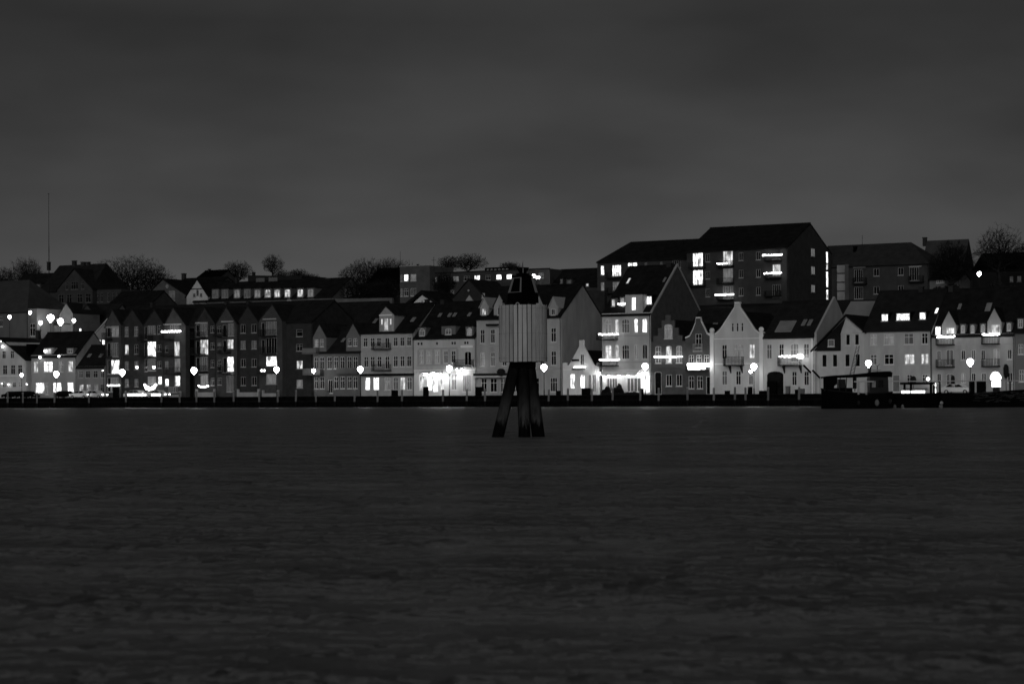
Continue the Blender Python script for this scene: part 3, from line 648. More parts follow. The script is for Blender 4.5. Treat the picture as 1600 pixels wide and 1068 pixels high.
b.band(1116, 1187, 528, 529.5, m=TRIM_W); b.band(1116, 1187, 567, 569, m=TRIM_W, out=.06)
b.balcony(1134, 1163, 570, 557, out=1.1)
for px in (1142, 1160):
    x = b.X(px); z = b.Z(571.5); fixn(M().prism_x([(-.02, z), (-.9, z), (-.02, z-1.1)], x-.08, x+.08).obj('bracket', METAL_D, b.root))
b = B('townhouse', 'white house with dark gateway arch and large roof skylight', 'house', 1232)
b.saddle(1193, 1273, 526, 473, 15, P13, ROOF_M, [(537, 560, [(1202, 8, 1), (1221, 8, 0), (1260, 9, 1)]), (536, 565, [(1241.5, 13, 2, 't3', 's')]), (580, 602, [(1241, 8), (1260, 8)]), (579, 616.5, [(1211, 27, 0, 'p', 's')])], side=0)
b.band(1193, 1273, 525, 527.5); b.band(1268, 1273, 528, 616, out=.12, m=TRIM_W, name='pillar')
b.block([(1272.8, 526), (1275, 526), (1275, 524), (1272.8, 524)], .1, .5, P13, name='corner_stone')
yg = b.geo; xg = b.geo[5]
fixn(M().prism_x([(-.1, 0), (15, 0), (15, yg[2]), (7.5, yg[3]+.75), (-.1, yg[2]+.55)], xg+.02, xg+.35).obj('parapet_wall', mat('parapet_render', .36, var=.1, streak=1), b.root))
b.skylight(1228, 512, 24, 17, 5); b.skylight(1257, 506, 5, 9, 5); b.skylight(1266, 506, 5, 9, 5)
b.balcony(1219, 1253, 570, 558, out=1.1)
for px in (1226, 1252):
    x = b.X(px); z = b.Z(571.5); fixn(M().prism_x([(-.02, z), (-.9, z), (-.02, z-1.1)], x-.08, x+.08).obj('bracket', METAL_D, b.root))
b.lights(1218, 1246, 556.5, 'light string along the balcony rail above the dark gateway', y=-1.15, r=.13)
b.lights(1247, 1253, 557, 'bright cluster of lights at the right end of the gateway balcony', y=-1.15, r=.32)
def parasol(px, py, label, L=1.6):
    p = B('folded_awning', label, 'awning', px, -1.5, base=1.7); x = 0; z = p.Z(py)
    m = M(); m.v = [(-.8, 0, z+.6), (-.5, -.1, z+.75), (.7, -.3, z-.35), (.45, -.2, z-.55), (-.8, .12, z+.55), (-.5, .0, z+.7), (.7, -.2, z-.4), (.45, -.1, z-.6)]; m.f = [(0, 1, 2, 3), (7, 6, 5, 4), (0, 4, 5, 1), (1, 5, 6, 2), (2, 6, 7, 3), (3, 7, 4, 0)]
    m.obj('cloth', BLACK, p.root); M().tube((.6, -.2, 0), (.6, -.2, z-.42), .025, .025, 6).obj('pole', METAL_D, p.root)
parasol(1262, 577, 'slanting dark awning flap at the right corner of the gateway house')
parasol(1276, 585, 'smaller dark slanting awning flap beside the white catslide house')
# white catslide house
b = B('townhouse', 'white house with plain black windows and long sloping catslide roof', 'house', 1312)
P15 = mat('chalk_white', .46, var=.17, streak=1, scale=.5)
b.block([(1274, None), (1350, None), (1350, 521), (1314, 521), (1314, 548), (1274, 548)], 0, 11, P15, [(553, 573, [(1288, 8, 0, 'p'), (1304.5, 8, 0, 'p'), (1324, 8, 0, 'p'), (1340, 8, 0, 'p')]), (521.8, 539.5, [(1325, 7, 0, 'p'), (1339, 7, 0, 'p')]), (588, 608, [(1300, 8, 0, 'p'), (1335, 8, 0, 'p')])], )
x0, x1, xm, xa = b.X(1271), b.X(1351), b.X(1314), b.X(1323)
z0, zm, za = b.Z(548), b.Z(521), b.Z(494)
fixn(M().prism_y([(x0, z0), (xm, zm-.2), (xm, zm+.02), (x1, zm+.02), (xa, za)], -.02, 11.2).obj('attic_wall', P15, b.root))
fixn(M().prism_y([(x0-.3, z0-.1), (xa, za), (x1+.3, zm-.1), (x1+.3, zm+.1), (xa, za+.3), (x0-.3, z0+.15)], -.45, 11.4).obj('roof', ROOF_D, b.root))
fixn(M().prism_y([(x0+.1, z0+.05), (xm-.02, z0+.05), (xm-.02, zm), (xa-.1, za-.3)], -.35, -.05).obj('slate_cladding', ROOF_D, b.root))
b.win(1299, 530, 541, 10, 'p', 1, -.4, proud=True)
b = B('fire_wall', 'blank grey wall rising behind the white catslide house', 'wall', 1350, 12, base=1.6)
b.block([(1318, None), (1400, None), (1400, 471), (1330, 470), (1318, 490)], 0, 1.0, mat('plain_render', .19, var=.1), name='wall')
# pale three storey
b = B('townhouse', 'broad pale house with three lit roof dormers near the boats', 'house', 1403)
P16 = mat('sand_plaster', .36, var=.2, streak=1, scale=.5)
b.saddle(1350, 1456, 515, 455, 14, P16, ROOF_M, [(521, 538, [(1365, 10, 2, 'x'), (1389, 16, 2, 'x'), (1420, 15, 1, 'x'), (1445, 10, 0, 'x')]), (553, 569, [(1365, 10, 1, 'x'), (1389, 15, 0, 'x'), (1421, 16, 3, 'x'), (1445, 12, 3, 'x')]),
    (585, 598, [(1368, 10, 1), (1421, 9, 0, 'x'), (1445, 9, 0, 'x')]), (585, 612, [(1400, 12, 1, 'p')])], pr=1450)
b.dormer(1383, 489, 503, 13, None, 'm', 4, wm=BLACK, ww=10); b.dormer(1411.5, 488, 502, 25, None, 'x', 4, wm=BLACK, ww=21); b.dormer(1442, 486, 500.5, 13, None, 'p', 4, wm=BLACK, ww=10)
b.skylight(1464, 488, 4, 8, 4); b.chimney(1440, 449, 6, 7); b.chimney(1487, 448, 6, 7)
b.band(1350, 1456, 514, 516.5, m=TRIM_G); M().tube((b.X(1455), -.1, 0), (b.X(1455), -.1, b.Z(516)), .08, .08, 6).obj('drain_pipe', METAL_D, b.root)
# house with two gabled bays
b = B('townhouse', 'pale house with two pointed wall dormers and dark balconies at right', 'house', 1520)
P17 = mat('beige_plaster', .33, var=.2, streak=1, scale=.5)
b.saddle(1456.5, 1585, 523, 452, 14, P17, ROOF_D, [(546, 562, [(1467, 7, 1, 'm', 's'), (1505, 7, 0, 'm', 's'), (1521, 7, 1, 'm', 's'), (1536, 7, 0, 'm', 's'), (1577.5, 7, 0, 'm', 's')]), (545, 570, [(1484, 12, 1, 'm', 's'), (1557, 11, 2, 'm', 's')]),
    (582, 598, [(1467, 7, 0, 'm', 's'), (1505, 7, 2, 'm', 's'), (1521, 7, 0, 'm', 's'), (1537, 8, 1, 'm', 's'), (1578, 8, 0, 'm')]), (583, 612, [(1484, 12, 1, 'm', 's'), (1557, 9, 4, 'm', 's')])], pr=1560)
b.band(1456.5, 1585, 521.5, 523, m=TRIM_G); b.band(1456.5, 1585, 537, 538.5, m=TRIM_G); b.band(1456.5, 1585, 575, 577, m=TRIM_G)
for pc, ap in ((1483, 485), (1554, 482)):
    b.block([(pc-11, 524), (pc+11, 524), (pc+11, ap+21), (pc, ap), (pc-11, ap+21)], -.05, 5, P17, [(ap+26, 524 if False else ap+40, [(pc+2, 13, 3, 'm')])][:1], name='gabled_dormer')
    b.front_gable_roof(pc-11, pc, pc+11, ap+21, ap, ap+21, -.05, 8, ROOF_D, over=.1)
    b.balcony(pc-17, pc+9, 537, 527, y=-.05, out=1.2); b.balcony(pc-17, pc+9, 572, 561, y=-.05, out=1.2)
b.win(1466, 509, 523, 9, 'p', 4, -.06, proud=True)
b.dormer(1505, 506, 521, 9, None, 'm', 2, wm=PAINT_D, kind='a'); b.dormer(1520, 506, 521, 9, None, 'm', 2, wm=PAINT_D, kind='a'); b.dormer(1536, 505, 520, 9, None, 'm', 2, wm=PAINT_D, kind='a'); b.dormer(1577, 503, 518, 9, None, 'm', 2, wm=PAINT_D, kind='a')
b.skylight(1500, 481, 4, 8, 5); b.skylight(1545, 482, 7, 12, 5)
b.lights(1465, 1491, 525, 'bright light bar on the left gabled balcony of the far right house', y=-1.3, r=.16)
b.lights(1536, 1561, 523, 'bright light bar on the right gabled balcony of the far right house', y=-1.3, r=.16)
b = B('townhouse', 'dark plastered house cut off by the right edge of the photo', 'house', 1620)
b.saddle(1586, 1660, 517, 452, 13, PAINT_D, ROOF_D, [(537, 553, [(1595, 8, 1), (1612, 8), (1630, 8)]), (577, 596, [(1596, 8, 1), (1612, 8), (1630, 8)])], pr=1640)
b.dormer(1595, 497, 513, 11, None, 'x', 1, wm=PAINT_D)
# ------------------------------------------------------------------ buildings on the hillside
b = B('hall_building', 'large hall with broad grey roof behind the white house at left', 'building', 5, 22)
b.saddle(-60, 44, 487, 440, 14, mat('hall_wall', .11, var=.15, streak=1), mat('hall_roof', .055, var=.2, wave=('Z', 2, .2, .2)), [(494, 510, [(1.5, 6, 0)])], hipr=6.2)
b = B('shed', 'dark flat shed between the grey hall and the small grey house', 'shed', 52, 20)
b.block([(44, None), (58, None), (58, 482), (44, 482)], 0, 8, PAINT_D, [(505, 525, [(51, 8, 0)])])
b = B('background_house', 'small grey house behind the row of bright lamps at left', 'house', 86, 25, frame=FRAME_G)
b.saddle(58, 112, 505, 478, 9, mat('dusky_plaster', .12, var=.2), ROOF_B, [(511, 527, [(67, 8), (80, 8)])])
b.block([(93, None), (114, None), (114, 490), (104, 474), (93, 492)], -.3, 8, mat('dusky_plaster', .12), name='gabled_bay'); b.front_gable_roof(93, 104, 114, 492, 474, 490, -.3, 9, ROOF_M, over=.1)
b.win(126, 514, 519, 4, 'p', 4, 0, proud=True)
b = B('background_house', 'dark roofed house filling the slope above the low dark roofed house', 'house', 138, 34)
b.saddle(112, 168, 506, 478, 9, PAINT_D, ROOF_M)
b = B('gabled_house', 'pale house with white roof edge and three lit windows left of the brick apartments', 'house', 168, 16, base=1.6)
b.block([(139, None), (205, None), (205, 532), (170, 499), (139, 532)], 0, 9, PAINT_M, [(530, 542, [(145, 5, 4, 'm'), (154, 7, 4, 'm'), (161.5, 4, 4, 'm')])])
b.front_gable_roof(139, 170, 205, 532, 498, 532, 0, 9.5, TRIM_W, over=.3, th=.12)
b = B('retaining_wall', 'pale retaining wall below the old school on the hill', 'wall', 70, 50)
b.block([(25, None), (112, None), (112, 474), (25, 471)], 0, .6, mat('dusky_plaster', .12))
b = B('school_building', 'old brick school with big gable and many chimneys on the left hill', 'school', 117, 75, frame=FRAME_D)
b.saddle(62, 143, 453, 415, 14, BRICK_F, ROOF_M, pr=110, hipr=1.5)
b.block([(146, None), (190, None), (190, 454), (146, 454)], .5, 9, BRICK_F, [(459, 473, [(153, 4), (159.5, 4), (170, 4), (178, 4), (184, 4)])], name='side_wing')
b.band(146, 190, 453, 454.4, y=.5, m=METAL_D)
b.block([(90, None), (145, None), (145, 452), (117, 421), (90, 452)], -1.0, 12, BRICK_F, [(459, 473, [(96, 8), (108.5, 8), (125, 8), (138, 8)]), (440, 452, [(117, 11, 0, 't3'), (105, 4), (129.5, 4)])], name='gabled_wing')
b.front_gable_roof(90, 117, 145, 452, 420, 452, -1.0, 12, ROOF_M, over=.3)
for x, t_, w in ((77, 410, 5), (117, 408, 8), (131, 410, 9), (139, 410, 6), (153, 413, 9)): b.chimney(x, t_, w, 7)
b = B('background_house', 'low dark wing left of the old school partly behind a bare tree', 'house', 45, 76, frame=FRAME_D)
b.saddle(15, 66, 452, 430, 10, BRICK_F, ROOF_D, [(459, 471, [(40, 7), (50, 7), (61, 8)])]); b.dormer(60, 443, 451, 9, None, 'x', 1, wm=BRICK_F)
b = B('background_house', 'dark house with roof ridge behind the first brick gables', 'house', 190, 40)
b.saddle(165, 232, 480, 458, 10, BRICK_F, ROOF_D)
b = B('gabled_house', 'brown gabled house with round attic window on the hillside', 'house', 260, 60, frame=FRAME_G)
b.block([(233, None), (300, None), (300, 468), (255, 437), (233, 458)], 0, 12, BRICK_M, [(454, 470, [(269, 10, 1)]), (458, 465, [(242, 9, 0, 'g')]), (443.5, 450.5, [(261.5, 5, 1, 'h', 'r')])])
b.front_gable_roof(233, 255, 300, 458, 436, 468, 0, 12.5, ROOF_D, over=.3)
b = B('gabled_house', 'house with white ornamented half timbered gable on the hillside', 'house', 306, 58, frame=FRAME_G)
b.block([(292, None), (325, None), (325, 462), (309, 437), (292, 463)], 0, 10, PAINT_L, [(472, 479, [(299, 5, 2), (305, 5, 2)]), (452, 462, [(309, 4, 0, 'm', 'a')]), (458, 464, [(304, 4), (314.5, 4)])])
b.front_gable_roof(292, 309, 325, 463, 436, 462, 0, 11, ROOF_D, over=.35); fixn(M().prism_y([(b.X(299), b.Z(452)), (b.X(319), b.Z(452)), (b.X(319), b.Z(450.6)), (b.X(299), b.Z(450.6))], -.06, -.003).obj('timber_beam', BLACK, b.root))
b = B('background_house', 'dark hipped roof house with chimney between round window gable and ornamented gable', 'house', 285, 72)
b.saddle(262, 330, 452, 437, 12, BRICK_F, ROOF_D); b.chimney(288, 428, 7, 9)
b = B('background_house', 'small dark roof with two chimneys on the skyline left of the pale tree', 'house', 331, 95)
b.saddle(305, 340, 436, 424, 8, BRICK_F, BLACK); b.chimney(328, 421, 2.5, 5); b.chimney(345, 422, 3.5, 5)
# long terrace with a row of lit dormers
b = B('terrace_building', 'long terrace with a row of ten attic windows on the hill', 'terrace', 410, 58, frame=FRAME_G)
b.saddle(303, 520, 467, 440, 13, mat('terrace_plaster', .10, var=.1), ROOF_D, [(474, 480, [(312, 4, 2), (320, 4, 2), (328, 4, 2), (350, 4, 1)])], pr=430)
for i, px in enumerate((337, 352, 371, 387, 403, 419, 434, 450, 470, 486)):
    b.pxc = px; k = (px-410)*-.012
    b.dormer(px, 450.5+k, 466+k, 11, None, 'x', (1, 1, 2, 1, 2, 3, 3, 3, 3, 2)[i], wm=PAINT_D, kind='s', ww=9)
b.pxc = 410
b.block([(446, 474), (458, 474), (452, 466)], -.3, 1, PAINT_M, name='porch_gable'); b.chimney(515, 436, 11, 8); b.chimney(371, 434, 3, 4)
for px in (380, 400): M().box(b.X(px)-1.1, b.X(px)+1.1, 6, 6.2, b.Z(440, 6), b.Z(434, 6)).obj('roof_screen', PAINT_D, b.root)
b = B('background_house', 'lower wing with five narrow attic windows right of the long terrace', 'house', 545, 62, frame=FRAME_G)
b.saddle(520, 590, 466, 446, 11, mat('terrace_plaster', .10), ROOF_D)
for px in (533, 540, 547.5, 554.5, 561.5): b.dormer(px, 450, 464.5, 5.5, None, 'x', 1, wm=PAINT_D, ww=4.5)
b = B('background_house', 'dark flat roofed house on the skyline below the slender bare tree', 'house', 430, 100)
b.block([(388, None), (472, None), (472, 432), (420, 430), (388, 428)], 0, 10, mat('dark_render', .02)); b.chimney(397, 426, 4, 5, y=3)
b = B('retaining_wall', 'pale wall on the slope right of the long terrace', 'wall', 560, 44)
b.block([(500, None), (613, None), (613, 467), (500, 465)], 0, .6, mat('dusky_plaster', .12)); b.band(548, 566, 474, 476, m=PAINT_W)
b = B('background_house', 'dark house on the skyline behind the wide bare tree', 'house', 600, 74)
b.saddle(572, 622, 444, 421, 10, mat('dark_render', .02), BLACK)
# modern block
b = B('office_building', 'flat roofed dark block with two lit windows at the top left', 'building', 650, 58, frame=FRAME_W)
b.block([(625.5, None), (672, None), (672, 415.5), (625.5, 415.5)], 0, 9, BRICK_M, [(428, 438.5, [(628, 3, 1, 'p'), (635, 7, 4, 'p'), (646.5, 9, 2, 'p')]), (450, 462, [(628, 3, 1, 'p'), (635, 7, 0), (646.5, 9, 0, 'g')])])
b.band(625, 672.3, 414.5, 415.4, out=.1, m=TRIM_G); M().tube((b.X(641), 3, b.Z(416)), (b.X(641), 3, b.Z(411)), .22, .3, 8).obj('vent', BLACK, b.root)
M().tube((b.X(666), 3, b.Z(416)), (b.X(666), 3, b.Z(400)), .05, .03, 5).box(b.X(666)-.5, b.X(666)+.5, 2.97, 3.03, b.Z(406), b.Z(405.5)).obj('antenna', BLACK, b.root)
M().tube((b.X(624), .5, b.Z(418)), (b.X(624), .5, b.Z(391)), .05, .03, 5).obj('flag_pole', BLACK, b.root)
b = B('office_building', 'long flat roofed dark building with a row of partly lit windows', 'building', 745, 60, frame=FRAME_G)
b.block([(670, None), (860, None), (860, 424), (670, 424)], 0, 12, BRICK_F, [(430, 438, [(679.5, 9, 2), (697, 9, 0), (713, 9, 2), (730, 9, 0), (746, 9, 4, 'p'), (763, 8, 0), (780, 8.5, 4, 'p'), (796, 8.5, 4, 'p'), (846, 8, 1)]), (450, 462, [(676, 6, 1), (707, 6, 1), (766, 5, 1, 'p'), (780, 8, 0), (846, 8, 0)])])
b.band(670, 860, 423, 424.8, out=.12, m=METAL_D)
x0, x1 = b.X(750), b.X(773); M().box(x0, x1, 2, 6, b.Z(425), b.Z(417.5)).obj('roof_box', BLACK, b.root)
for i in range(6):
    x = b.X(758+i*6); z = b.Z(423.8)
    o = fixn(M().prism_y([(x-.35, z), (x+.35, z), (x, z+.42)], 1, 1.6).obj('roof_light', TRIM_G, b.root))
b = B('gabled_house', 'dark roofed house showing a small white triangular gable', 'house', 660, 20)
b.block([(640, None), (685, None), (685, 478), (660, 461), (640, 478)], 0, 9, PAINT_W, [(469, 474, [(659.7, 2.5, 0, 'p')])]); b.front_gable_roof(630, 660, 690, 481, 459, 481, -.3, 10, ROOF_D, over=.3, th=.5)
b = B('gabled_house', 'steep dark roofed house with white tip gable and round ornament', 'house', 733, 26)
b.block([(700, None), (767, None), (767, 475), (733, 438), (700, 475)], 0, 9, BRICK_D); b.front_gable_roof(698, 733, 769, 477, 437, 477, 0, 10, ROOF_M, over=.2)
b.block([(726, 472), (741, 472), (733.5, 461)], -.25, .2, PAINT_M, name='porch_gable'); M().ball((b.X(734), -.3, b.Z(454)), .22, 8).obj('ornament', TRIM_G, b.root)
b.win(756, 459, 466, 4, 'p', 1, -.02, proud=True)
b = B('background_house', 'dark saddle roofed house on the skyline left of the big apartment building', 'house', 905, 60, frame=FRAME_D)
b.saddle(857, 945, 447, 422, 11, BRICK_F, ROOF_D); b.dormer(890, 436, 445, 10, None, 'p', 1, wm=BRICK_F); b.dormer(878, 435, 444, 5, None, 'p', 1, wm=BRICK_F)
b = B('fire_wall', 'low dark brick yard wall on the slope behind the beacon lantern', 'wall', 885, 40)
b.block([(835, None), (945, None), (945, 456), (835, 449)], 0, 1, BRICK_D); b.win(918.5, 444, 448, 4, 'p', 3, 0, proud=True)

# big apartment building: left wing, main block, right wing
b = B('apartment_block', 'big dark brick apartment building with tall lit balcony windows on the hill', 'apartment block', 1010, 48, frame=FRAME_G)
b.saddle(934, 1078, 406, 376, 14, BRICK_F, ROOF_D, [(412, 427, [(942, 5.5, 4, 'p')]), (412, 430, [(964, 14, 4, 'g')]), (409, 419, [(989, 15, 4, 'g')]), (410, 418, [(1010, 4, 0), (1034, 4, 0)]), (408, 420, [(1058, 13, 0, 'g')]),
    (438, 452, [(942, 5.5, 2, 'p'), (964, 13, 2, 'g')]), (462, 467, [(944, 3, 3, 'p')])], pr=1050, hipl=3.5)
b.balcony(951, 972, 432, 424, out=1.2); b.balcony(951, 972, 456, 448, out=1.2)
def sidewin(b, x1, px, t, bt, w, l, style='p'):
    lo, hi = 0., 30.
    for _ in range(30):
        y = (lo+hi)/2
        if hit(px, 430, b.v0+y)[0]-b.uc < x1: hi = y
        else: lo = y
    z0, z1 = b.Z(bt, y, px), b.Z(t, y, px); mw = w*.108/ST*1.05; me, pb = win_mesh(max(.4, round(mw, 1)), round(z1-z0, 1), 'q', style, FRAME_D)
    o = add('window', me, b.root, (x1+.07, y, z0)); o.rotation_euler = (0, 0, math.radians(90)); add('pane', pane_mesh(pb, LIT[l]), o)
b2 = B('apartment_block', 'tallest hill apartment block with stairwell light strip on its side', 'apartment block', 1155, 45, frame=FRAME_G)
b2.saddle(1074, 1232, 389.5, 353, 20.5, BRICK_F, ROOF_D, [
    (392, 414, [(1091, 16, 4, 'g')]), (391, 413, [(1138, 16, 3, 'g')]), (388, 407, [(1214, 13, 3, 'g')]), (394, 407, [(1106.5, 7, 0, 'm'), (1158.5, 7, 0, 'm'), (1185.5, 7, 0, 'm')]),
    (419, 443, [(1091, 16, 4, 'g')]), (418, 440, [(1138, 16, 2, 'g')]), (415, 432, [(1214, 13, 3, 'g')]), (421.5, 434, [(1106.5, 7, 0, 'm'), (1158.5, 7, 0, 'm'), (1185.5, 7, 0, 'm')]),
    (446, 466, [(1138, 16, 1, 'g'), (1214, 13, 0, 'g')]), (449, 462, [(1106.5, 7, 0, 'm'), (1158.5, 7, 0, 'm'), (1185.5, 7, 0, 'm')])], pr=1210)
for p, f in ((1080, 415.5), (1080, 444), (1124, 415), (1124, 442), (1124, 467), (1198, 409), (1198, 436), (1198, 464)): b2.balcony(p, p+24, f, f-8, out=1.2)
xs = b2.geo[5]
for t_, bt in ((388, 401), (416, 429), (444.5, 457)): sidewin(b2, xs, 1270, t_, bt, 8, 2, 'm')
for t_, bt, l in ((393, 411, 4), (412, 422, 3), (424, 449, 4), (452, 472, 4)): sidewin(b2, xs, 1292, t_, bt, 4.5, l)
b2.lights(1121, 1136, 410.5, 'short light bar on the second upper balcony of the tallest hill block')
b2.lights(1193, 1222, 400.5, 'light bar on the top right balcony of the tallest hill block', r=.14)
b2.lights(1195, 1221, 428.5, 'light bar one floor below the top right balcony of the hill block', r=.14)
b2.lights(1118, 1146, 459.5, 'light bar on the lowest visible balcony of the tallest hill block', r=.14)
b3 = B('apartment_block', 'lower right wing of the hill apartments with hipped roof', 'apartment block', 1375, 66.2, frame=FRAME_G)
b3.saddle(1275, 1452, 413.5, 382, 13, BRICK_F, ROOF_B, [(419, 431, [(1370, 9, 0, 'm'), (1408, 9, 0, 'm')]), (419, 440, [(1342, 14, 0, 'g'), (1429, 15, 0, 'g')]), (447, 459, [(1370, 9, 0, 'm'), (1408, 9, 0, 'm')]), (447, 466, [(1342, 14, 0, 'g')])], pr=1370, hipr=5.6)
b3.band(1334, 1353, 415.5, 417, m=TRIM_G); b3.band(1421, 1441, 417.5, 419, m=TRIM_G); b3.balcony(1336, 1356, 442, 433); b3.balcony(1423, 1445, 442, 433)
b3.block([(1308.5, None), (1320.5, None), (1320.5, 410), (1308.5, 410)], -2.2, 2.0, GLASS_G, name='glass_stairwell')
for y_ in (410, 424, 438, 452): b3.band(1308, 1321, y_, y_+1.5, y=-2.2, out=.06, m=METAL_D, name='floor_edge')
b3.chimney(1337, 386, 4, 7, y=4.5, m=BLACK); M().tube((b3.X(1330), 6, b3.Z(384, 6)), (b3.X(1330), 6, b3.Z(366, 6)), .04, .03, 5).obj('antenna', BLACK, b3.root)
b = B('church_building', 'tall steep roofed building on the skyline right of the hill apartments', 'building', 1480, 95)
b.saddle(1437, 1503, 432, 376, 9, mat('slate_render', .05, var=.1), mat('slate_roof', .055, var=.2, wave=('Z', 2, .2, .2)), side=.05, pr=1480, hipl=.1); b.chimney(1446, 372, 6, 6)
b = B('background_house', 'black roofed house behind the bare trees at the right edge', 'house', 1590, 80, frame=FRAME_D)
b.saddle(1520, 1680, 420, 397, 12, mat('dark_render', .02), BLACK, [(431, 440, [(1581, 6, 1), (1593, 7, 1)])], pr=1580)
b = B('background_house', 'low pale walled shed under the bare tree beside the hill apartments', 'shed', 1475, 66)
b.saddle(1453, 1500, 436, 428, 6, PAINT_D, ROOF_D); b.win(1470, 437, 442, 12, 'g', 1, -.05, proud=True)

# ------------------------------------------------------------------ bare winter trees
BARK = mat('bark', .018, var=.4, scale=2); TWIG = mat('twigs', .016, var=.4, scale=1)
TN = []
def tree(px, top, base, pw, v, label, seed, trunkf=.28, levels=7, spread=34, dense=1.0, cat='tree', name='bare_tree'):
    rnd = random.Random(seed); u, zt, _ = hit(px, top, v); zb_pic = hit(px, base, v)[1]; gz = ground_z(u, v)-.2
    wm_ = hit(px+pw/2, top, v)[0]-hit(px-pw/2, top, v)[0]; H = zt-zb_pic
    import numpy as np
    R = np.random.RandomState(seed); n = int(650 * 1.42**(levels-4) * dense); W2 = wm_/2; zc0 = H*trunkf; ch = (H-zc0)/2
    ph = R.uniform(0, 6.28, 6)
    pts = [(0, 0, zc0)]
    while len(pts) < n:
        a, c, r = R.uniform(0, 6.283), R.uniform(-1, 1), R.uniform(0, 1)**.42
        lump = 1 + .10*math.sin(3*a+ph[0]) + .08*math.sin(5*a+ph[1]+3*c) + .09*math.sin(7*c+ph[2]+2*a) - .05
        sn = math.sqrt(1-c*c); r *= min(lump, 1.08)
        zz = c*ch*r + zc0 + ch*.98
        if c < 0: zz = zc0 + ch*.98 + c*ch*r*.82
        pts.append((W2*sn*r*math.cos(a), W2*.85*sn*r*math.sin(a), zz))
    Pn = np.array(pts); o = np.argsort(np.linalg.norm(Pn-Pn[0], axis=1)); Pn = Pn[o]
    par = np.zeros(n, int); path = np.zeros(n)
    for i in range(1, n):
        dd = np.linalg.norm(Pn[:i]-Pn[i], axis=1); j = int(np.argmin(dd*dd*.6/ max(.5, H*.08) + dd + .62*path[:i])); par[i] = j; path[i] = path[j]+dd[j]
    rad = np.zeros(n); tip = .020
    for i in range(n-1, 0, -1):
        if rad[i] == 0: rad[i] = tip**2.2
        rad[par[i]] += rad[i]
    rad = np.minimum(rad**(1/2.2), .035*H)
    tr = empty(name, world(u, v, zb_pic), -TH, label, cat, 'bare winter trees on the skyline' if cat == 'tree' else 'dark shrubs on the slope')
    T = M(); C = M(); down = min(0, gz-zb_pic)
    T.tube((0, 0, down), (0, 0, zc0), max(.032*H, .14), max(rad[0], .1), 8)
    kids = set(par[1:].tolist())
    for i in range(1, n):
        A, E = Vector(Pn[par[i]]), Vector(Pn[i]); L = (E-A).length
        mid = (A+E)/2 + Vector((rnd.gauss(0, .06), rnd.gauss(0, .06), rnd.uniform(-.02, .1)))*L
        rA = min(rad[i]*1.15, rad[par[i]]); thick = rad[i] > .06
        G = T if thick else C; k = 5 if thick else 3
        G.tube(A, mid, rA, rad[i]*1.03, k, False); G.tube(mid, E, rad[i]*1.03, rad[i], k, False)
        if i not in kids or rnd.random() < .35:
            d = (E-A).normalized()
            for _ in range(3 if i not in kids else 1):
                dr = (d + Vector((rnd.gauss(0, .45), rnd.gauss(0, .45), rnd.gauss(.12, .4)))).normalized()*rnd.uniform(.5, 1.0)*min(1.1, .09*H)
                C.tube(E, E+dr, .021, .013, 3, False)
    T.obj('trunk', BARK, tr); C.obj('crown', TWIG, tr)
    return tr
tree(42, 403, 474, 46, 84, 'bare tree standing left of the old school and its thin mast', 1, levels=7)
tree(4, 418, 470, 34, 86, 'small bare tree at the far left edge of the skyline', 2, levels=6)
tree(205, 401, 474, 104, 92, 'wide dense bare tree right of the old school', 3, levels=8, trunkf=.16, dense=1.3)
tree(238, 416, 474, 60, 94, 'smaller bare tree under the right side of the wide dense crown', 4, levels=7, trunkf=.15)
tree(371, 408, 446, 40, 112, 'bushy bare tree above the left half of the lit terrace', 5, levels=7, trunkf=.15)
tree(426, 398, 442, 30, 112, 'slender bare tree with round crown above the lit terrace', 6, levels=7, trunkf=.3, dense=.5)
tree(440, 421, 446, 26, 110, 'low shrubby tree right of the slender round crowned tree', 16, levels=6, trunkf=.1)
tree(465, 420, 446, 30, 112, 'low bare tree above the right half of the lit terrace', 7, levels=7, trunkf=.12)
tree(486, 427, 446, 28, 112, 'lowest bare shrub above the right end of the lit terrace', 17, levels=6, trunkf=.1)
tree(572, 405, 474, 80, 80, 'left half of the wide bare tree pair beside the office block', 8, levels=8, trunkf=.22)
tree(612, 404, 474, 68, 82, 'right tree of the wide bare pair touching the office block', 9, levels=8, trunkf=.22)
tree(700, 400, 432, 32, 84, 'bare tree behind the left end of the long flat roofed building', 10, levels=7, trunkf=.2, dense=.6)
tree(731, 396, 432, 54, 84, 'wide bare tree behind the middle of the long flat roofed building', 11, levels=7, trunkf=.2, dense=.8)
tree(676, 417, 440, 12, 80, 'tiny bare tree in the corner right of the office block', 18, levels=6, trunkf=.2)
tree(796, 409, 436, 34, 86, 'bare tree just left of the beacon lantern on the skyline', 12, levels=7, trunkf=.2)
tree(694, 426, 476, 34, 36, 'dark bare tree standing in front of the long flat roofed building', 13, levels=7, trunkf=.25)
tree(862, 434, 458, 34, 62, 'thin bushes between beacon lantern and the skyline house', 14, levels=6, trunkf=.1, cat='shrub', name='bare_shrub')
tree(1487, 378, 462, 66, 64, 'dark bare tree in front of the tall steep roofed building', 15, levels=8, trunkf=.2)
tree(1561, 354, 462, 78, 62, 'large bare tree with open crown near the right edge', 19, levels=8, trunkf=.30, dense=.5)
tree(1612, 374, 450, 50, 66, 'bare tree cut off by the right edge of the photo', 20, levels=7, trunkf=.3)
tree(560, 436, 474, 60, 60, 'dark undergrowth below the wide bare tree pair', 21, levels=7, trunkf=.05, cat='shrub', name='bare_shrub')
tree(604, 434, 474, 52, 62, 'dark undergrowth beside the office block wall', 22, levels=7, trunkf=.05, cat='shrub', name='bare_shrub')
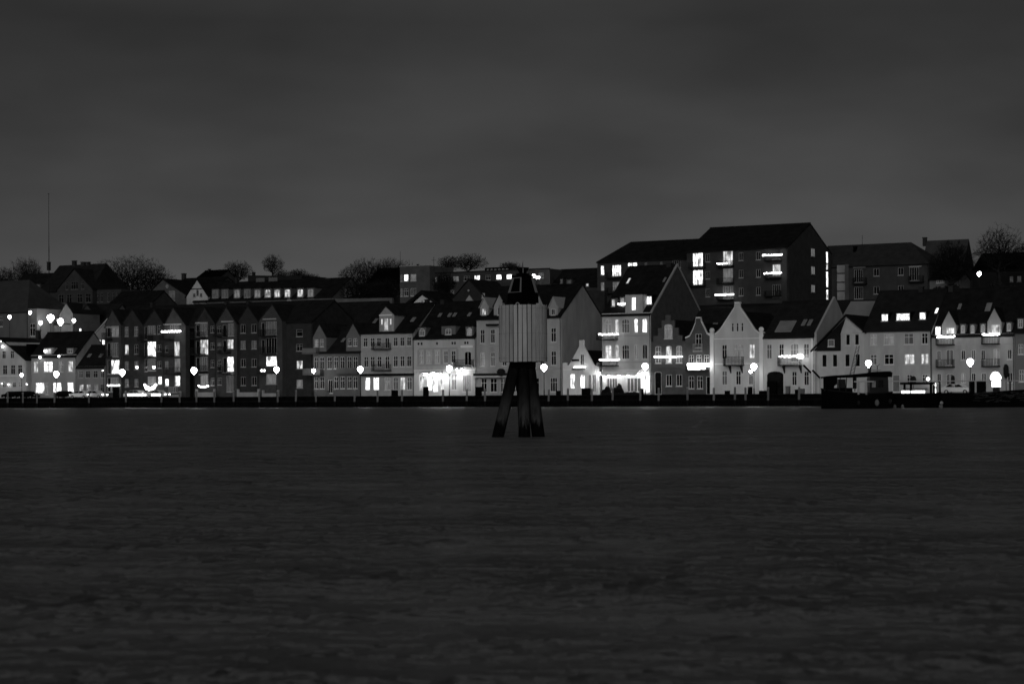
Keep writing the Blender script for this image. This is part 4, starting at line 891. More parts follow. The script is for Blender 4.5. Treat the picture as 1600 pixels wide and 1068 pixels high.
def shrub(px0, px1, top, v, label, seed):
    rnd = random.Random(seed); pc = (px0+px1)/2; u, zt, _ = hit(pc, top, v); u0 = hit(px0, top, v)[0]; u1 = hit(px1, top, v)[0]; gz = ground_z(u, v)
    r = empty('evergreen_shrub', world(u, v, gz-.3), -TH, label, 'shrub', 'evergreen shrubs on the slope'); h = zt-gz+.3; w = (u1-u0)/2
    m = M()
    for i in range(2600):
        a = rnd.uniform(-1, 1); q = 1-abs(a)**3; z = h*q*(rnd.random()**.6)*rnd.uniform(.85, 1.0)*(.85+.15*math.sin(a*9+seed)); x = a*w+rnd.gauss(0, .1); y = rnd.gauss(0, 1.0)
        d = Vector((rnd.gauss(0, 1), rnd.gauss(0, 1), rnd.gauss(0, 1))).normalized()*rnd.uniform(.15, .35); e = d.orthogonal().normalized()*.13
        c = Vector((x, y, z)); m.poly3([c-d, c+e, c+d, c-e], [(0, 1, 2, 3)])
    m.obj('foliage', mat('evergreen', .02, var=.5), r); M().tube((0, 0, -.3), (0, 0, h*.6), .12, .05, 6).obj('trunk', BARK, r)
shrub(1452, 1520, 440, 56, 'dark evergreen hedge below the steep roofed building', 1); shrub(1515, 1605, 438, 54, 'dark evergreen hedge under the large bare tree at right', 2)
shrub(1385, 1450, 452, 50, 'dark evergreens along the foot of the right hill wing', 3); shrub(690, 760, 462, 44, 'dark evergreens below the long flat roofed building', 4)

def mast(px, top, base, v, label, r=.09):
    u, zt, _ = hit(px, top, v); gz = ground_z(u, v)-.2
    o = empty('radio_mast', world(u, v, gz), 0, label, 'mast'); h = zt-gz
    M().tube((0, 0, 0), (0, 0, h*.6), r, r*.8, 6).obj('lower_pole', METAL_D, o); M().tube((0, 0, h*.6), (0, 0, h), r*.6, r*.35, 6).box(-.2, .2, -.03, .03, h-.2, h-.1).obj('upper_pole', METAL_D, o)
mast(76, 302, 412, 72, 'tall thin radio mast rising above the old school at left', .13)

# ------------------------------------------------------------------ lamps
def lantern_mesh(r, m, key={}):
    k = (r, m.name)
    if k not in key: key[k] = M().lathe([(.03, -r*1.5), (r*.16, -r*1.2), (r*.5, -r*.86), (r*.86, -r*.42), (r, .1*r), (r*.88, .52*r), (r*.55, .85*r), (.02, r)], k=14).mesh('globe', m, True)
    return key[k]
def lamp(px, py, v, label, r=.44, base=1.72, m=None, group='globe street lamps along the quay'):
    u, z, _ = hit(px, py, v); base = ground_z(u, v) if base is None else base
    o = empty('street_lamp', world(u, v, base), 0, label, 'street lamp', group); h = z-base
    M().tube((0, 0, 0), (0, 0, .9), .09, .08, 8).tube((0, 0, .9), (0, 0, h-r*1.6), .055, .045, 8).obj('pole', METAL_D, o)
    M().lathe([(.05, h-r*1.95), (.13, h-r*1.75), (.10, h-r*1.45), (.03, h-r*1.4)], k=8).obj('collar', METAL_D, o)
    add('globe', lantern_mesh(r, m or LAMP), o, (0, 0, h))
for px, py, lb in ((88, 584, 'globe street lamp in front of the grey plastered house at left'), (191, 581.5, 'globe street lamp before the first gabled brick bays'),
        (303, 578.5, 'globe street lamp at the dark gap in the brick apartments'), (432, 577, 'globe street lamp at the last gabled brick bay'),
        (563, 576.5, 'globe street lamp where grey terrace meets banded pale house'), (702, 575.5, 'globe street lamp before the brightly lit shop front'),
        (850, 573.5, 'globe street lamp just right of the beacon piles'), (1008, 572, 'globe street lamp at the corner of the tall bright house'),
        (1178, 572.5, 'globe street lamp between white gabled house and dark gateway'), (1357, 567.5, 'globe street lamp above the dark boat wheelhouse'),
        (1516, 565.5, 'globe street lamp between the two pointed dormers at right')):
    lamp(px, py, -8.5, lb, (.44 if px > 800 else .48)*(1+.06*math.sin(px)))
lamp(34, 585.5, -4, 'small globe lamp in front of the white gabled house at left', .28)
lamp(490, 579, -3, 'flat glowing lamp beside the corner balcony of the grey terrace', .32)
GL = 'lamps on the slope behind the left houses'
lamp(15, 495, 16, 'tall thin lamp before the grey hall at the left edge', .34, None, LAMP2, GL); lamp(47, 488, 18, 'small lamp at the corner between hall and dark shed', .30, None, LAMP2, GL)
lamp(63.5, 504, 20, 'smallest lamp left of the two big bright lamps on the slope', .36, None, LAMP2, GL); lamp(79, 496.5, 20, 'large bright lamp, left one of the pair on the slope', .66, None, LAMP, GL)
lamp(94.5, 502, 20, 'large bright lamp, right one of the pair on the slope', .60, None, LAMP, GL); lamp(115.5, 500.5, 20, 'lone small lamp on thin pole right of the bright pair', .36, None, LAMP2, GL)
lamp(1530, 427.5, 52, 'lone lamp glowing on the dark hill at the right edge', .36, None, LAMP2, 'lamps on the dark hill')
lamp(834, 430.5, 57, 'bright floodlight on the hill just right of the beacon lantern', .30, None, LAMP2, 'floodlights beside the beacon'); lamp(838.5, 433, 57, 'second floodlight of the trio right of the beacon lantern', .24, None, LAMP2, 'floodlights beside the beacon'); lamp(842, 433, 57, 'rightmost of the three floodlights beside the beacon lantern', .22, None, LAMP2, 'floodlights beside the beacon')
def wall_lamp(px, py, label, r=.16, m=None, out=.8, v0=0):
    u, z, _ = hit(px, py, v0-out); o = empty('wall_lamp', world(u, v0-out, z), -TH, label, 'wall lamp', 'wall lamps on the quay houses')
    M().ball((0, 0, 0), r, 8).obj('bulb', m or SHOP, o); M().tube((0, 0, r*.9), (0, out, r*.9+.1), .03, .03, 5).lathe([(r*1.1, r*.75), (r*.4, r*1.2), (.03, r*1.5)], k=8).obj('bracket', METAL_D, o)
L1 = glow('house_lamp_glow', 9)
for px, py, lb, r, m, ou in ((664, 584, 'wall lamp above the leftmost shop window of the cream house', .2, SHOP, 1.1), (677, 583, 'second wall lamp under the shop awning of the cream house', .22, SHOP, 1.1), (688, 588, 'third wall lamp beside the globe of the cream shop', .2, SHOP, 1.0),
        (697, 590, 'low bright wall lamp beneath the street globe of the cream house', .3, LAMP, 1.2), (717, 583, 'wall lamp left of the cream house doorway', .24, SHOP, 1.1), (713.5, 576.5, 'narrow lamp tube right of the street globe', .10, LAMP, 1.0), (722, 576.5, 'last narrow lamp tube below the iron balcony', .10, LAMP, 1.0),
        (951, 586, 'left wall lamp below the glowing shop awning', .16, SHOP, .7), (966, 585, 'second wall lamp below the glowing shop awning', .16, SHOP, .7), (981, 585, 'third wall lamp below the glowing shop awning', .16, SHOP, .7), (996, 584.5, 'right wall lamp below the glowing shop awning', .16, SHOP, .7),
        (939, 584, 'bright corner lamp of the tall house beside the tiny white house', .22, SHOP, .8), (62.5, 558, 'left eave lamp on the grey plastered house', .26, L1, .5), (92, 556, 'right eave lamp on the grey plastered house', .2, L1, .5),
        (71, 548, 'lamp beside the lit attic window of the grey plastered house', .28, L1, -.2), (4, 541, 'round lamp on the gable of the white house at left', .22, L1, .5), (1, 533, 'smaller lamp above the round gable lamp at left', .12, L1, .5),
        (409, 578.5, 'left of two lamps on the low balcony beside the brick bay', .2, L1, 1.2), (413, 578.5, 'right of two lamps on the low balcony beside the brick bay', .2, L1, 1.2), (214, 573.5, 'round lamp between the second floor windows of the dark bay', .24, L1, .3), (240.5, 573.5, 'oval lamp on the dark balcony window of the brick block', .26, L1, 1.0),
        (1173, 580, 'lamp with cable just below the gable house street globe', .26, LAMP, 2.0), (1450, 591.5, 'small white lamp on the pale house behind the pontoon', .24, L1, 1.0), (160.5, 578.5, 'tiny lamp at the left edge of the brick apartments', .12, L1, .3), (42, 600, 'small lamp on the shop front of the white house at left', .14, L1, .4), (3, 599, 'first small shop lamp of the white house at left', .12, L1, .4), (13, 600.5, 'second small shop lamp of the white house at left', .14, L1, .4)):
    wall_lamp(px, py, lb, r, m, ou)
# light arch round the door of the tall bright house
g = B('light_arch', 'arch of lights round the door of the tall bright house', 'light arch', 1008, -.5, base=1.73)
m = M(); pts = []
for i in range(19):
    f = i/18
    if f < .35: pts.append((g.X(1003.5), g.Z(612-(612-588)*f/.35)))
    elif f > .65: pts.append((g.X(1012.5), g.Z(612-(612-588)*(1-f)/.35)))
    else:
        a = math.pi*(1-(f-.35)/.3); pts.append((g.X(1008+4.5*math.cos(a)), g.Z(588-6*math.sin(a))))
for a, c in zip(pts, pts[1:]): m.tube((a[0], 0, a[1]), (c[0], 0, c[1]), .12, .12, 5)
m.obj('tube', FAIRY, g.root); M().box(g.X(1003), g.X(1013), -.2, .3, 0, .06).obj('base', METAL_D, g.root)
# lit sign stand by the pontoon
g = B('illuminated_sign', 'glowing kiosk sign with rounded top on a square box', 'sign', 1555, -9.5, base=1.72)
z = [g.Z(y_) for y_ in (613, 604, 595, 593.5, 586)]
sb = M().box(g.X(1550.5), g.X(1562.5), -.25, .25, z[1], z[2]).obj('sign_box', FAIRY, g.root)
M().ball((g.X(1555.5), 0, z[3]+.55), .62, 12, .95).ball((g.X(1551.5), 0, z[3]+.35), .42, 10).ball((g.X(1559.5), 0, z[3]+.35), .42, 10).obj('sign_top', FAIRY, g.root)
M().box(g.X(1552), g.X(1561), -.3, .3, 0, z[1]-.01).obj('stand', METAL_D, g.root)
g = B('advert_pillar', 'narrow white lit panel standing at the right end of the pontoon', 'sign', 1460, -9.3, base=1.72)
M().box(g.X(1458.5), g.X(1461.5), -.1, .1, g.Z(614), g.Z(606.5)).obj('lower_panel', FAIRY, g.root); M().box(g.X(1458.5), g.X(1461.5), -.1, .1, g.Z(603.5), g.Z(598.5)).obj('upper_panel', FAIRY, g.root); M().box(g.X(1457.8), g.X(1458.3), -.1, .1, 0, g.Z(598)).obj('post', METAL_D, g.root)
# small things on the quay
def topiary(px, top, bot, w, label, name='topiary_tree', v=-1.2):
    g = B(name, label, 'tree', px, v, base=1.73); r = (g.X(px+w/2)-g.X(px-w/2))/2; z0, z1 = g.Z(bot), g.Z(top); h = (z1-z0)/2
    rnd = random.Random(px); m = M().lathe([(max(.02, r*.8*math.sin(math.pi*i/8)**.8), z0+h-h*.95*math.cos(math.pi*i/8)) for i in range(9)], k=10)
    for i in range(500):
        a = rnd.uniform(0, 6.28); f = rnd.uniform(.05, .95); rr = r*math.sin(math.pi*f)**.8*rnd.uniform(.8, 1.05); c = Vector((rr*math.cos(a), rr*math.sin(a), z0+h-h*math.cos(math.pi*f)))
        d = Vector((rnd.gauss(0, 1), rnd.gauss(0, 1), rnd.gauss(0, 1))).normalized()*.12; e = d.orthogonal().normalized()*.05; m.poly3([c-d, c+e, c+d, c-e], [(0, 1, 2, 3)])
    m.obj('crown', mat('evergreen', .02), g.root); M().tube((0, 0, 0), (0, 0, z0+h), .06, .04, 6).obj('trunk', BARK, g.root)
topiary(1572, 569, 590, 8, 'dark oval clipped tree right of the glowing kiosk sign'); topiary(1489, 587, 600, 5, 'small dark clipped tree on a stem left of the railing boxes')
topiary(783, 576, 587, 11, 'round dark clipped bush above the awning behind the beacon piles'); topiary(1427, 588, 598, 8, 'dark clipped bush before the broad pale house')
def bin_(px0, px1, top, v, label, name='utility_box', m=None, cat='box'):
    g = B(name, label, cat, (px0+px1)/2, v, base=1.72); x0, x1, z = g.X(px0), g.X(px1), g.Z(top)
    M().box(x0, x1, -.35, .35, .06, z-.06).obj('body', m or BLACK, g.root); M().box(x0-.03, x1+.03, -.38, .38, z-.057, z).obj('lid', METAL_D, g.root); M().box(x0+.08, x1-.08, -.3, .3, 0, .057).obj('plinth', METAL_D, g.root)
for a, c, t_, lb in ((910, 921, 606, 'wide black box in front of the small white gabled house'), (870, 874.5, 610, 'small black box left of the small white gabled house'), (1133.5, 1139, 610, 'small black box below the left ground window of the white gabled house'),
        (1187, 1198, 610, 'black box at the right pillar of the white gabled house'), (1243, 1248, 608, 'narrow dark box before the gateway house windows'), (1250.5, 1256, 607, 'grey cabinet right of the narrow dark box at the gateway house'), (1169.5, 1174, 604, 'tall thin dark cabinet beneath the gable house street lamp'), (1228.5, 1233.5, 603, 'tall grey cabinet at the right edge of the gateway'),
        (613, 620, 609, 'square black box left of the shop front post'), (662.5, 668, 604, 'tall black cabinet in front of the bright shop window'), (744, 751, 604, 'dark cabinet at the corner behind the beacon row'), (509.5, 512.5, 610, 'short dark box beside the grey terrace front door'),
        (1000, 1004, 606, 'dark cabinet left of the light arch'), (178, 184, 603, 'low dark box near the end of the brick block')):
    bin_(a, c, t_, -6.2, lb, m=BLACK if 'grey' not in lb else PAINT_D)
def gate_wall(px0, px1, t, m, label, v, name, cat):
    g = B(name, label, cat, (px0+px1)/2, v, base=1.6); M().box(g.X(px0), g.X(px1), -.2, .2, 0, g.Z(t)).obj('panel', m, g.root)
gate_wall(1199, 1213, 595, BLACK, 'dark van sized crate parked inside the gateway arch', -.6, 'crate', 'crate')
def hedge(px0, px1, top, label, seed, v=-5.2):
    rnd = random.Random(seed); g = B('planter_bush', label, 'bush', (px0+px1)/2, v, base=1.7); x0, x1, z = g.X(px0), g.X(px1), g.Z(top); m = M()
    for i in range(900):
        x = rnd.uniform(x0, x1); f = 1-abs((x-(x0+x1)/2)/((x1-x0)/2))**3; zz = .2+(z-.1)*f*rnd.uniform(.1, 1)*(.8+.2*math.sin(x*5)); c = Vector((x, rnd.uniform(-.3, .3), zz))
        d = Vector((rnd.gauss(0, 1), rnd.gauss(0, 1), rnd.gauss(0, 1))).normalized()*.15; e = d.orthogonal().normalized()*.07; m.poly3([c-d, c+e, c+d, c-e], [(0, 1, 2, 3)])
    m.obj('foliage', mat('evergreen', .02), g.root); M().box(x0+.1, x1-.1, -.3, .3, 0, .35).obj('trough', METAL_D, g.root)
hedge(940, 954, 604, 'left dark planter bush in front of the glowing awning shop', 5); hedge(957, 974, 600, 'taller dark planter bush in front of the glowing awning shop', 6); hedge(975, 1000, 613, 'long low planter below the glazed shop doors', 7)
# mooring posts in front of the quay
def post_tree():
    r = empty('mooring_post', (0, 0, 0), -TH, 'x', 'post', 'mooring posts along the quay wall')
    M().tube((0, 0, -2.5), (0, 0, .95), .17, .165, 10).obj('wet_foot', mat('wet_wood', .009, var=.4), r); M().tube((0, 0, .95), (0, 0, 2.75), .165, .155, 10).obj('shaft', mat('grey_wood', .15, var=.25, streak=1), r)
    M().lathe([(.175, 2.752), (.175, 2.80), (.05, 2.86)], k=10).obj('cap', METAL_L, r); return r
pp = post_tree()
PO = [(12, 'at the far left edge before the white gabled house'), (36, 'right of the small globe lamp at left'), (58, 'below the left corner of the grey plastered house'), (85, 'under the first tall globe lamp'), (139, 'in front of the low dark roofed house'), (197, 'just right of the second globe lamp'), (252, 'at the right end of the dark lower bays'), (281, 'below the pale bay with the light bar'),
      (307, 'beside the third globe lamp'), (335, 'at the right end of the first pale garden wall'), (365, 'between the two pale garden walls'), (405, 'at the end of the longest garden wall'), (434, 'right beside the fourth globe lamp'), (462, 'before the plain brick end of the apartments'), (494, 'below the left dormer of the grey terrace'), (523, 'near the front door of the grey terrace'), (554, 'left of the fifth globe lamp'),
      (590, 'before the two lit windows of the banded house'), (628, 'before the right half of the banded house'), (692, 'in front of the lit shop left of the globe'), (729, 'before the doorway of the cream house'), (758, 'left of the beacon before the awning house'), (857, 'right of the globe lamp by the beacon'), (887, 'before the left edge of the small white house'),
      (925, 'before the right edge of the small white house'), (957, 'in the bushes before the glowing awning'), (1000, 'left of the light arch door'), (1029, 'before the arched door of the stepped gable'), (1074, 'where the two dark brick gables meet'), (1115, 'at the left pillar of the white gabled house'), (1148, 'before the middle of the white gabled house'), (1165, 'right of the middle of the white gabled house'), (1200, 'at the left edge of the gateway'), (1248, 'before the right ground windows of the gateway house')]
for i, (px, lb) in enumerate(PO):
    o = pp if i == 0 else copy_tree(pp)
    u, z, _ = hit(px, 606, -11.3); o.location = world(u, -11.3, -.12*((i*37) % 5)/4); o['label'] = 'mooring post ' + lb
    o.rotation_euler = (math.radians(((i*53) % 7-3)*.4), math.radians(((i*29) % 7-3)*.5), -TH + i)

# ------------------------------------------------------------------ parked cars on the quay road
HEAD = glow('headlight_glow', 12)
def car_model(name, label, m, lit_=False):
    r = empty(name, (0, 0, 0), 0, label, 'car', 'cars on the quay road'); w = .85
    prof = [(-2.1, .32), (2.1, .32), (2.12, .62), (2.0, .82), (1.15, .95), (.55, 1.38), (-1.0, 1.42), (-1.75, 1.0), (-2.1, .92)]
    fixn(M().prism_y(prof, -w, w).obj('body', m, r))
    fixn(M().prism_y([(1.05, .97), (.55, 1.34), (-.15, 1.36), (-.15, .96)], -w-.012, w+.012).obj('front_window', GLASS_D, r)); fixn(M().prism_y([(-.22, .96), (-.22, 1.36), (-.95, 1.37), (-1.5, 1.0)], -w-.012, w+.012).obj('rear_window', GLASS_D, r))
    for x in (-1.35, 1.35):
        for y in (-w, w):
            a = M().tube((0, -.1, 0), (0, .1, 0), .31, .31, 14).obj('wheel', BLACK, r, loc=(x, y*.92, .31)); M().tube((0, -.115, 0), (0, .115, 0), .17, .17, 10).obj('rim', METAL_L, a)
    for y in (-.6, .6):
        M().box(2.02, 2.13, y-.18, y+.18, .60, .76).obj('headlight', HEAD if lit_ else GLASS_G, r); M().box(-2.13, -2.06, y-.15, y+.15, .66, .82).obj('taillight', HEAD if lit_ else GLASS_D, r)
    return r
cars = [(103, -4.4, 'dark parked car in front of the grey plastered house', BLACK, 0, 0), (127, -4.6, 'white car with lights on before the low dark roofed house', PAINT_W, 1, 180), (150, -4.0, 'second pale car right behind the white car at left', PAINT_L, 1, 0), (44, -4.2, 'dark parked car before the white gabled house at left', BLACK, 0, 0), (212, -4.5, 'pale car with lit headlights before the dark brick bays', PAINT_W, 1, 180), (247, -4.5, 'small pale car below the light basket of the brick block', PAINT_L, 1, 0),
        (1496, -4.3, 'silver car parked below the street lamp between the pointed dormers', PAINT_L, 0, 0), (20, -4.2, 'black parked car at the far left edge', BLACK, 0, 180)]
for px, v, lb, m, l_, rz in cars:
    u, _, _ = hit(px, 615, v); c = car_model('parked_car', lb, m, bool(l_)); c.location = world(u, v, 1.61); c.rotation_euler = (0, 0, -TH+math.radians(rz))
for px0, px1, py, lb in ((200, 227, 616.5, 'long low car light trail behind the quay edge before the dark bays'), (237, 250, 616.3, 'short low car light trail below the light basket')):
    g = B('car_light_trail', lb, 'light trail', (px0+px1)/2, -9.6, base=1.72); z = g.Z(py)
    M().box(g.X(px0), g.X(px1), -.12, .12, max(.05, z-.16), max(.3, z+.14)).obj('tube', FAIRY, g.root); M().box(g.X(px0), g.X(px1), -.08, .2, 0, .048).obj('base', METAL_D, g.root)  # glowing tube added in place of the light trail of a passing car

# ------------------------------------------------------------------ boats and pontoon at the right, nearer the camera
YB = 232.0
class D(B):
    """things measured on a plane parallel to the picture at depth Y"""
    def __init__(s, name, label, cat, pxc, Y, zb=0.0, rz=0.0, group=None):
        s.Yd, s.pxc = Y, pxc; p = at_depth(pxc, 620, Y); s.x0, s.base = p.x, zb; s.v0 = 0
        s.root = empty(name, (p.x, Y, zb), rz, label, cat, group)
    def X(s, px, y=0., py=600): return at_depth(px, py, s.Yd).x - s.x0
    def Z(s, py, y=0., px=None): return at_depth(s.pxc if px is None else px, py, s.Yd).z - s.base
d = D('work_boat', 'black work boat with wheelhouse, canopy and lattice mast', 'boat', 1338, YB)
X, Z = d.X, d.Z
hull = []
xs_ = [X(1283), X(1290), X(1300), X(1345), X(1380), X(1392)]; hw = [.15, .8, 1.2, 1.4, 1.3, 1.0]; zt_ = [Z(607), Z(609), Z(610.5), Z(615), Z(614), Z(612.5)]
m = M(); n = len(xs_)
for x, w, z in zip(xs_, hw, zt_): m.v += [(x, -w, z), (x, -w*.8, -.5), (x, w*.8, -.5), (x, w, z)]
for i in range(n-1):
    for j in range(4): m.f.append((i*4+j, (i+1)*4+j, (i+1)*4+(j+1) % 4, i*4+(j+1) % 4))
m.f += [(0, 1, 2, 3), ((n-1)*4+3, (n-1)*4+2, (n-1)*4+1, (n-1)*4)]
fixn(m.obj('hull', BLACK, d.root))
r = M()
for i in range(n-1):
    for sg in (-1, 1): r.tube((xs_[i], sg*hw[i]*1.02, zt_[i]+.03), (xs_[i+1], sg*hw[i+1]*1.02, zt_[i+1]+.03), .06, .06, 6)
r.obj('rub_rail', METAL_D, d.root)
x0, x1, zt = X(1356), X(1386), Z(588); z0 = Z(616)
fixn(M().prism_y([(x0, z0), (x1, z0), (x1-.05, zt), (x0+.1, zt)], -1.0, 1.0, [[(X(1360), Z(605)), (X(1366), Z(605)), (X(1366), Z(595)), (X(1360), Z(595))], [(X(1370), Z(605)), (X(1378), Z(605)), (X(1378), Z(594)), (X(1370), Z(594))]], .08).obj('wheelhouse', METAL_D, d.root))
for a, c in ((1360, 1366), (1370, 1378)): M().box(X(a), X(c), -.93, -.90, Z(605), Z(594.5)).obj('wheelhouse_window', GLASS_G if a == 1360 else GLASS_D, d.root)
fixn(M().prism_y([(X(1354), Z(588)), (X(1391), Z(589)), (X(1391.5), Z(582)), (X(1388), Z(580)), (X(1360), Z(581)), (X(1354), Z(584))], -1.2, 1.2).obj('wheelhouse_roof', BLACK, d.root))
M().box(X(1360), X(1375), -.7, .7, Z(581.5)+.17, Z(581.5)+.3).obj('roof_hatch', PAINT_M, d.root)
fixn(M().prism_y([(X(1285), Z(588)), (X(1300), Z(586.3)), (X(1335), Z(584.5)), (X(1354), Z(582.5)), (X(1354), Z(589)), (X(1285), Z(590.5))], -1.25, 1.25).obj('canopy', BLACK, d.root))
fixn(M().prism_y([(X(1284), Z(589)), (X(1306), Z(589)), (X(1305), Z(600)), (X(1296), Z(606)), (X(1284), Z(608))], -1.2, -1.1).obj('canopy_side_cloth', BLACK, d.root))
for px in (1286, 1309, 1319, 1333): M().tube((X(px), -1.15, Z(611)), (X(px+1.5), -1.15, Z(588)), .06, .05, 6).obj('canopy_post', METAL_D, d.root)
M().box(X(1309), X(1320), -.6, .6, Z(612), Z(592)).obj('deck_box', METAL_D, d.root); M().box(X(1290), X(1330), -.9, .9, Z(613), Z(605.5)).obj('deck_gear', BLACK, d.root)
for px in (1338, 1350): M().box(X(px)-.11, X(px)+.11, -1.45, -1.3, Z(616), Z(597)).obj('frame_post', METAL_L, d.root)
M().box(X(1331), X(1361.5), -1.46, -1.29, Z(597)+.002, Z(595)).obj('frame_bar', METAL_L, d.root)
lm = M(); A, Bp = (X(1327), 0, Z(590)), (X(1343), 0, Z(540)); A2, B2 = (X(1333), 0, Z(590)), (X(1346), 0, Z(540))
for oy in (-.25, .25):
    lm.tube((A[0], oy, A[2]), (Bp[0]-.3, oy*.4, Bp[2]), .035, .02, 5); lm.tube((A2[0], oy, A2[2]), (Bp[0], oy*.4, Bp[2]), .035, .02, 5)
for i in range(9):
    f, g_ = i/9, (i+1)/9
    lm.tube((A[0]+(Bp[0]-.3-A[0])*f, -.25, A[2]+(Bp[2]-A[2])*f), (A2[0]+(Bp[0]-A2[0])*g_, -.25, A[2]+(Bp[2]-A[2])*g_), .03, .03, 4)
lm.obj('lattice_mast', PAINT_D, d.root)
dh = M(); zc = Z(572); xc = X(1371); dh.tube((xc, 0, Z(581)), (xc, 0, zc), .04, .04, 6).tube((xc, 0, zc), (xc-.3, 0, zc+.25), .03, .02, 5).tube((xc, 0, zc), (xc+.3, 0, zc+.25), .03, .02, 5).tube((X(1359), 0, Z(582)), (X(1361), 0, Z(570)), .12, .07, 6)
dh.obj('aerial', METAL_D, d.root)
M().ball((X(1366.5), -1.5, Z(629)), .26, 10, 1.5).obj('fender', PAINT_D, d.root); M().ball((X(1338), -1.5, Z(629)), .2, 10, 1.5).obj('fender', METAL_D, d.root); M().ball((X(1387), -1.4, Z(627)), .2, 10, 1.6).obj('fender', METAL_D, d.root)
d = D('harbour_boat', 'low dark boat with flat canopy and two bright light tubes', 'boat', 1427, 238)
X, Z = d.X, d.Z; m = M(); xs_ = [X(1392), X(1398), X(1440), X(1462), X(1470)]; hw = [.9, 1.3, 1.4, 1.0, .15]; zt_ = [Z(614), Z(615.5), Z(616), Z(614), Z(612)]; n = 5
for x, w, z in zip(xs_, hw, zt_): m.v += [(x, -w, z), (x, -w*.8, -.4), (x, w*.8, -.4), (x, w, z)]
for i in range(n-1):
    for j in range(4): m.f.append((i*4+j, (i+1)*4+j, (i+1)*4+(j+1) % 4, i*4+(j+1) % 4))
m.f += [(0, 1, 2, 3), ((n-1)*4+3, (n-1)*4+2, (n-1)*4+1, (n-1)*4)]; fixn(m.obj('hull', BLACK, d.root))
M().box(X(1409), X(1458), -1.2, 1.2, Z(600.5), Z(597)).obj('canopy', BLACK, d.root)
for px in (1411, 1421, 1452, 1457): M().box(X(px)-.12, X(px)+.12, -1.0, -.8, Z(616), Z(600.6)).obj('canopy_post', BLACK, d.root)
for a, c in ((1405.5, 1418), (1421.5, 1441)):
    M().tube((X(a), -1.3, Z(612)), (X(c), -1.3, Z(612)), .13, .13, 8).obj('light_tube', FAIRY, d.root)
M().box(X(1412), X(1450), .3, .5, Z(609), Z(606)).obj('seat_back', PAINT_D, d.root)
for px in (1394.5, 1406.5): M().ball((X(px), -1.4, Z(635)), .18, 8, 1.5).obj('fender', PAINT_D, d.root)
d = D('pontoon', 'long black floating pontoon with pale handrail running off the right edge', 'pontoon', 1510, 241)
X, Z = d.X, d.Z
fixn(M().prism_y([(X(1395), -.3), (X(1680), -.3), (X(1680), Z(606)), (X(1600), Z(609)), (X(1570), Z(611)), (X(1530), Z(613)), (X(1470), Z(614.5)), (X(1395), Z(616))], .5, 3.5).obj('deck', BLACK, d.root))
M().box(X(1385), X(1680), .42, .5, Z(595.5), Z(594)).obj('handrail', METAL_L, d.root)
for px in (1386.5, 1470, 1526, 1580, 1630): M().box(X(px)-.1, X(px)+.1, .51, .6, Z(616), Z(594.5)).obj('rail_post', METAL_L if px in (1386.5, 1526) else METAL_D, d.root)
for a, c, t_ in ((1519, 1528, 595.5), (1531, 1543, 595.5)): M().box(X(a), X(c), .7, 1.7, Z(615), Z(t_)).obj('cabinet', BLACK, d.root)
rnd = random.Random(4); m = M()
for i in range(60):
    p = Vector((X(rnd.uniform(1520, 1610)), .45, Z(rnd.uniform(612, 628)))); q_ = p + Vector((rnd.uniform(.3, 1.0), -.08, rnd.uniform(-.05, .3))); m.tube(p, q_, .03, .03, 4, False)
tag(m.obj('hanging_net', mat('net', .05, var=.5), d.root), kind='stuff')
d2 = D('mooring_buoy', 'small pale buoy on a grey drum below the handrail of the pontoon', 'buoy', 1471, 236)
M().ball((d2.X(1471), 0, d2.Z(629)), .2, 10).obj('ball', PAINT_M, d2.root); M().tube((d2.X(1470), 0, -.2), (d2.X(1470), 0, d2.Z(632)), .24, .24, 10).obj('drum', PAINT_D, d2.root)

# ------------------------------------------------------------------ the beacon
YC = 77.4
o_ = at_depth(817.5, 682, YC)
bc = empty('harbour_beacon', (o_.x, YC, 0), 0, 'wooden plank drum beacon with solar lantern standing on dark timber piles', 'beacon')
def bx(px): return at_depth(px, 560, YC).x - o_.x
def bz(py): return at_depth(817.5, py, YC).z
RD = .905; z0, z1 = bz(565), bz(477)
PM = [mat('weathered_plank_%s' % n_, g_, var=.22, scale=1.6, streak=1, bump=.5, bscale=14, wave=('X', 9, .07, 2.5)) for n_, g_ in (('pale', .47), ('grey', .44), ('dull', .41), ('dark', .37))]
NP = 32; rnd = random.Random(8)
pmesh = []
for k in range(4):
    w = 2*math.pi*RD/NP/2-(.013, .015, .014, .017)[k]; m = M(); t_ = .014
    # chamfered plank, slightly cupped
    m.v = [(-w, .004, 0), (-w*.93, -.004, 0), (w*.93, -.004, 0), (w, .004, 0), (w, t_, 0), (-w, t_, 0)]
    m.v += [(x, y, z1-z0) for x, y, z in m.v]
    m.f = [(i, (i+1) % 6, 6+(i+1) % 6, 6+i) for i in range(6)] + [tuple(reversed(range(6))), tuple(range(6, 12))]
    me = m.mesh('plank', PM[k]); pmesh.append(me)
cx = bx(817.5)
for i in range(NP):
    a = 2*math.pi*(i+.35)/NP; k = rnd.choice((0, 0, 1, 1, 2, 3)); o = add('plank', pmesh[k], bc)
    rr = RD + rnd.uniform(-.003, .003); o.location = (cx+rr*math.sin(a), -rr*math.cos(a), z0+rnd.uniform(-.018, .012)); o.rotation_euler = (rnd.uniform(-.003, .003), rnd.uniform(-.004, .004), a + rnd.uniform(-.02, .02))
BOLT = mat('rusty_bolt', .03, var=.4)
m = M().lathe([(RD-.022, z0+.02), (RD-.022, z1-.05)], (cx, 0, 0), 32); fixn(m.obj('inner_drum', BLACK, bc))
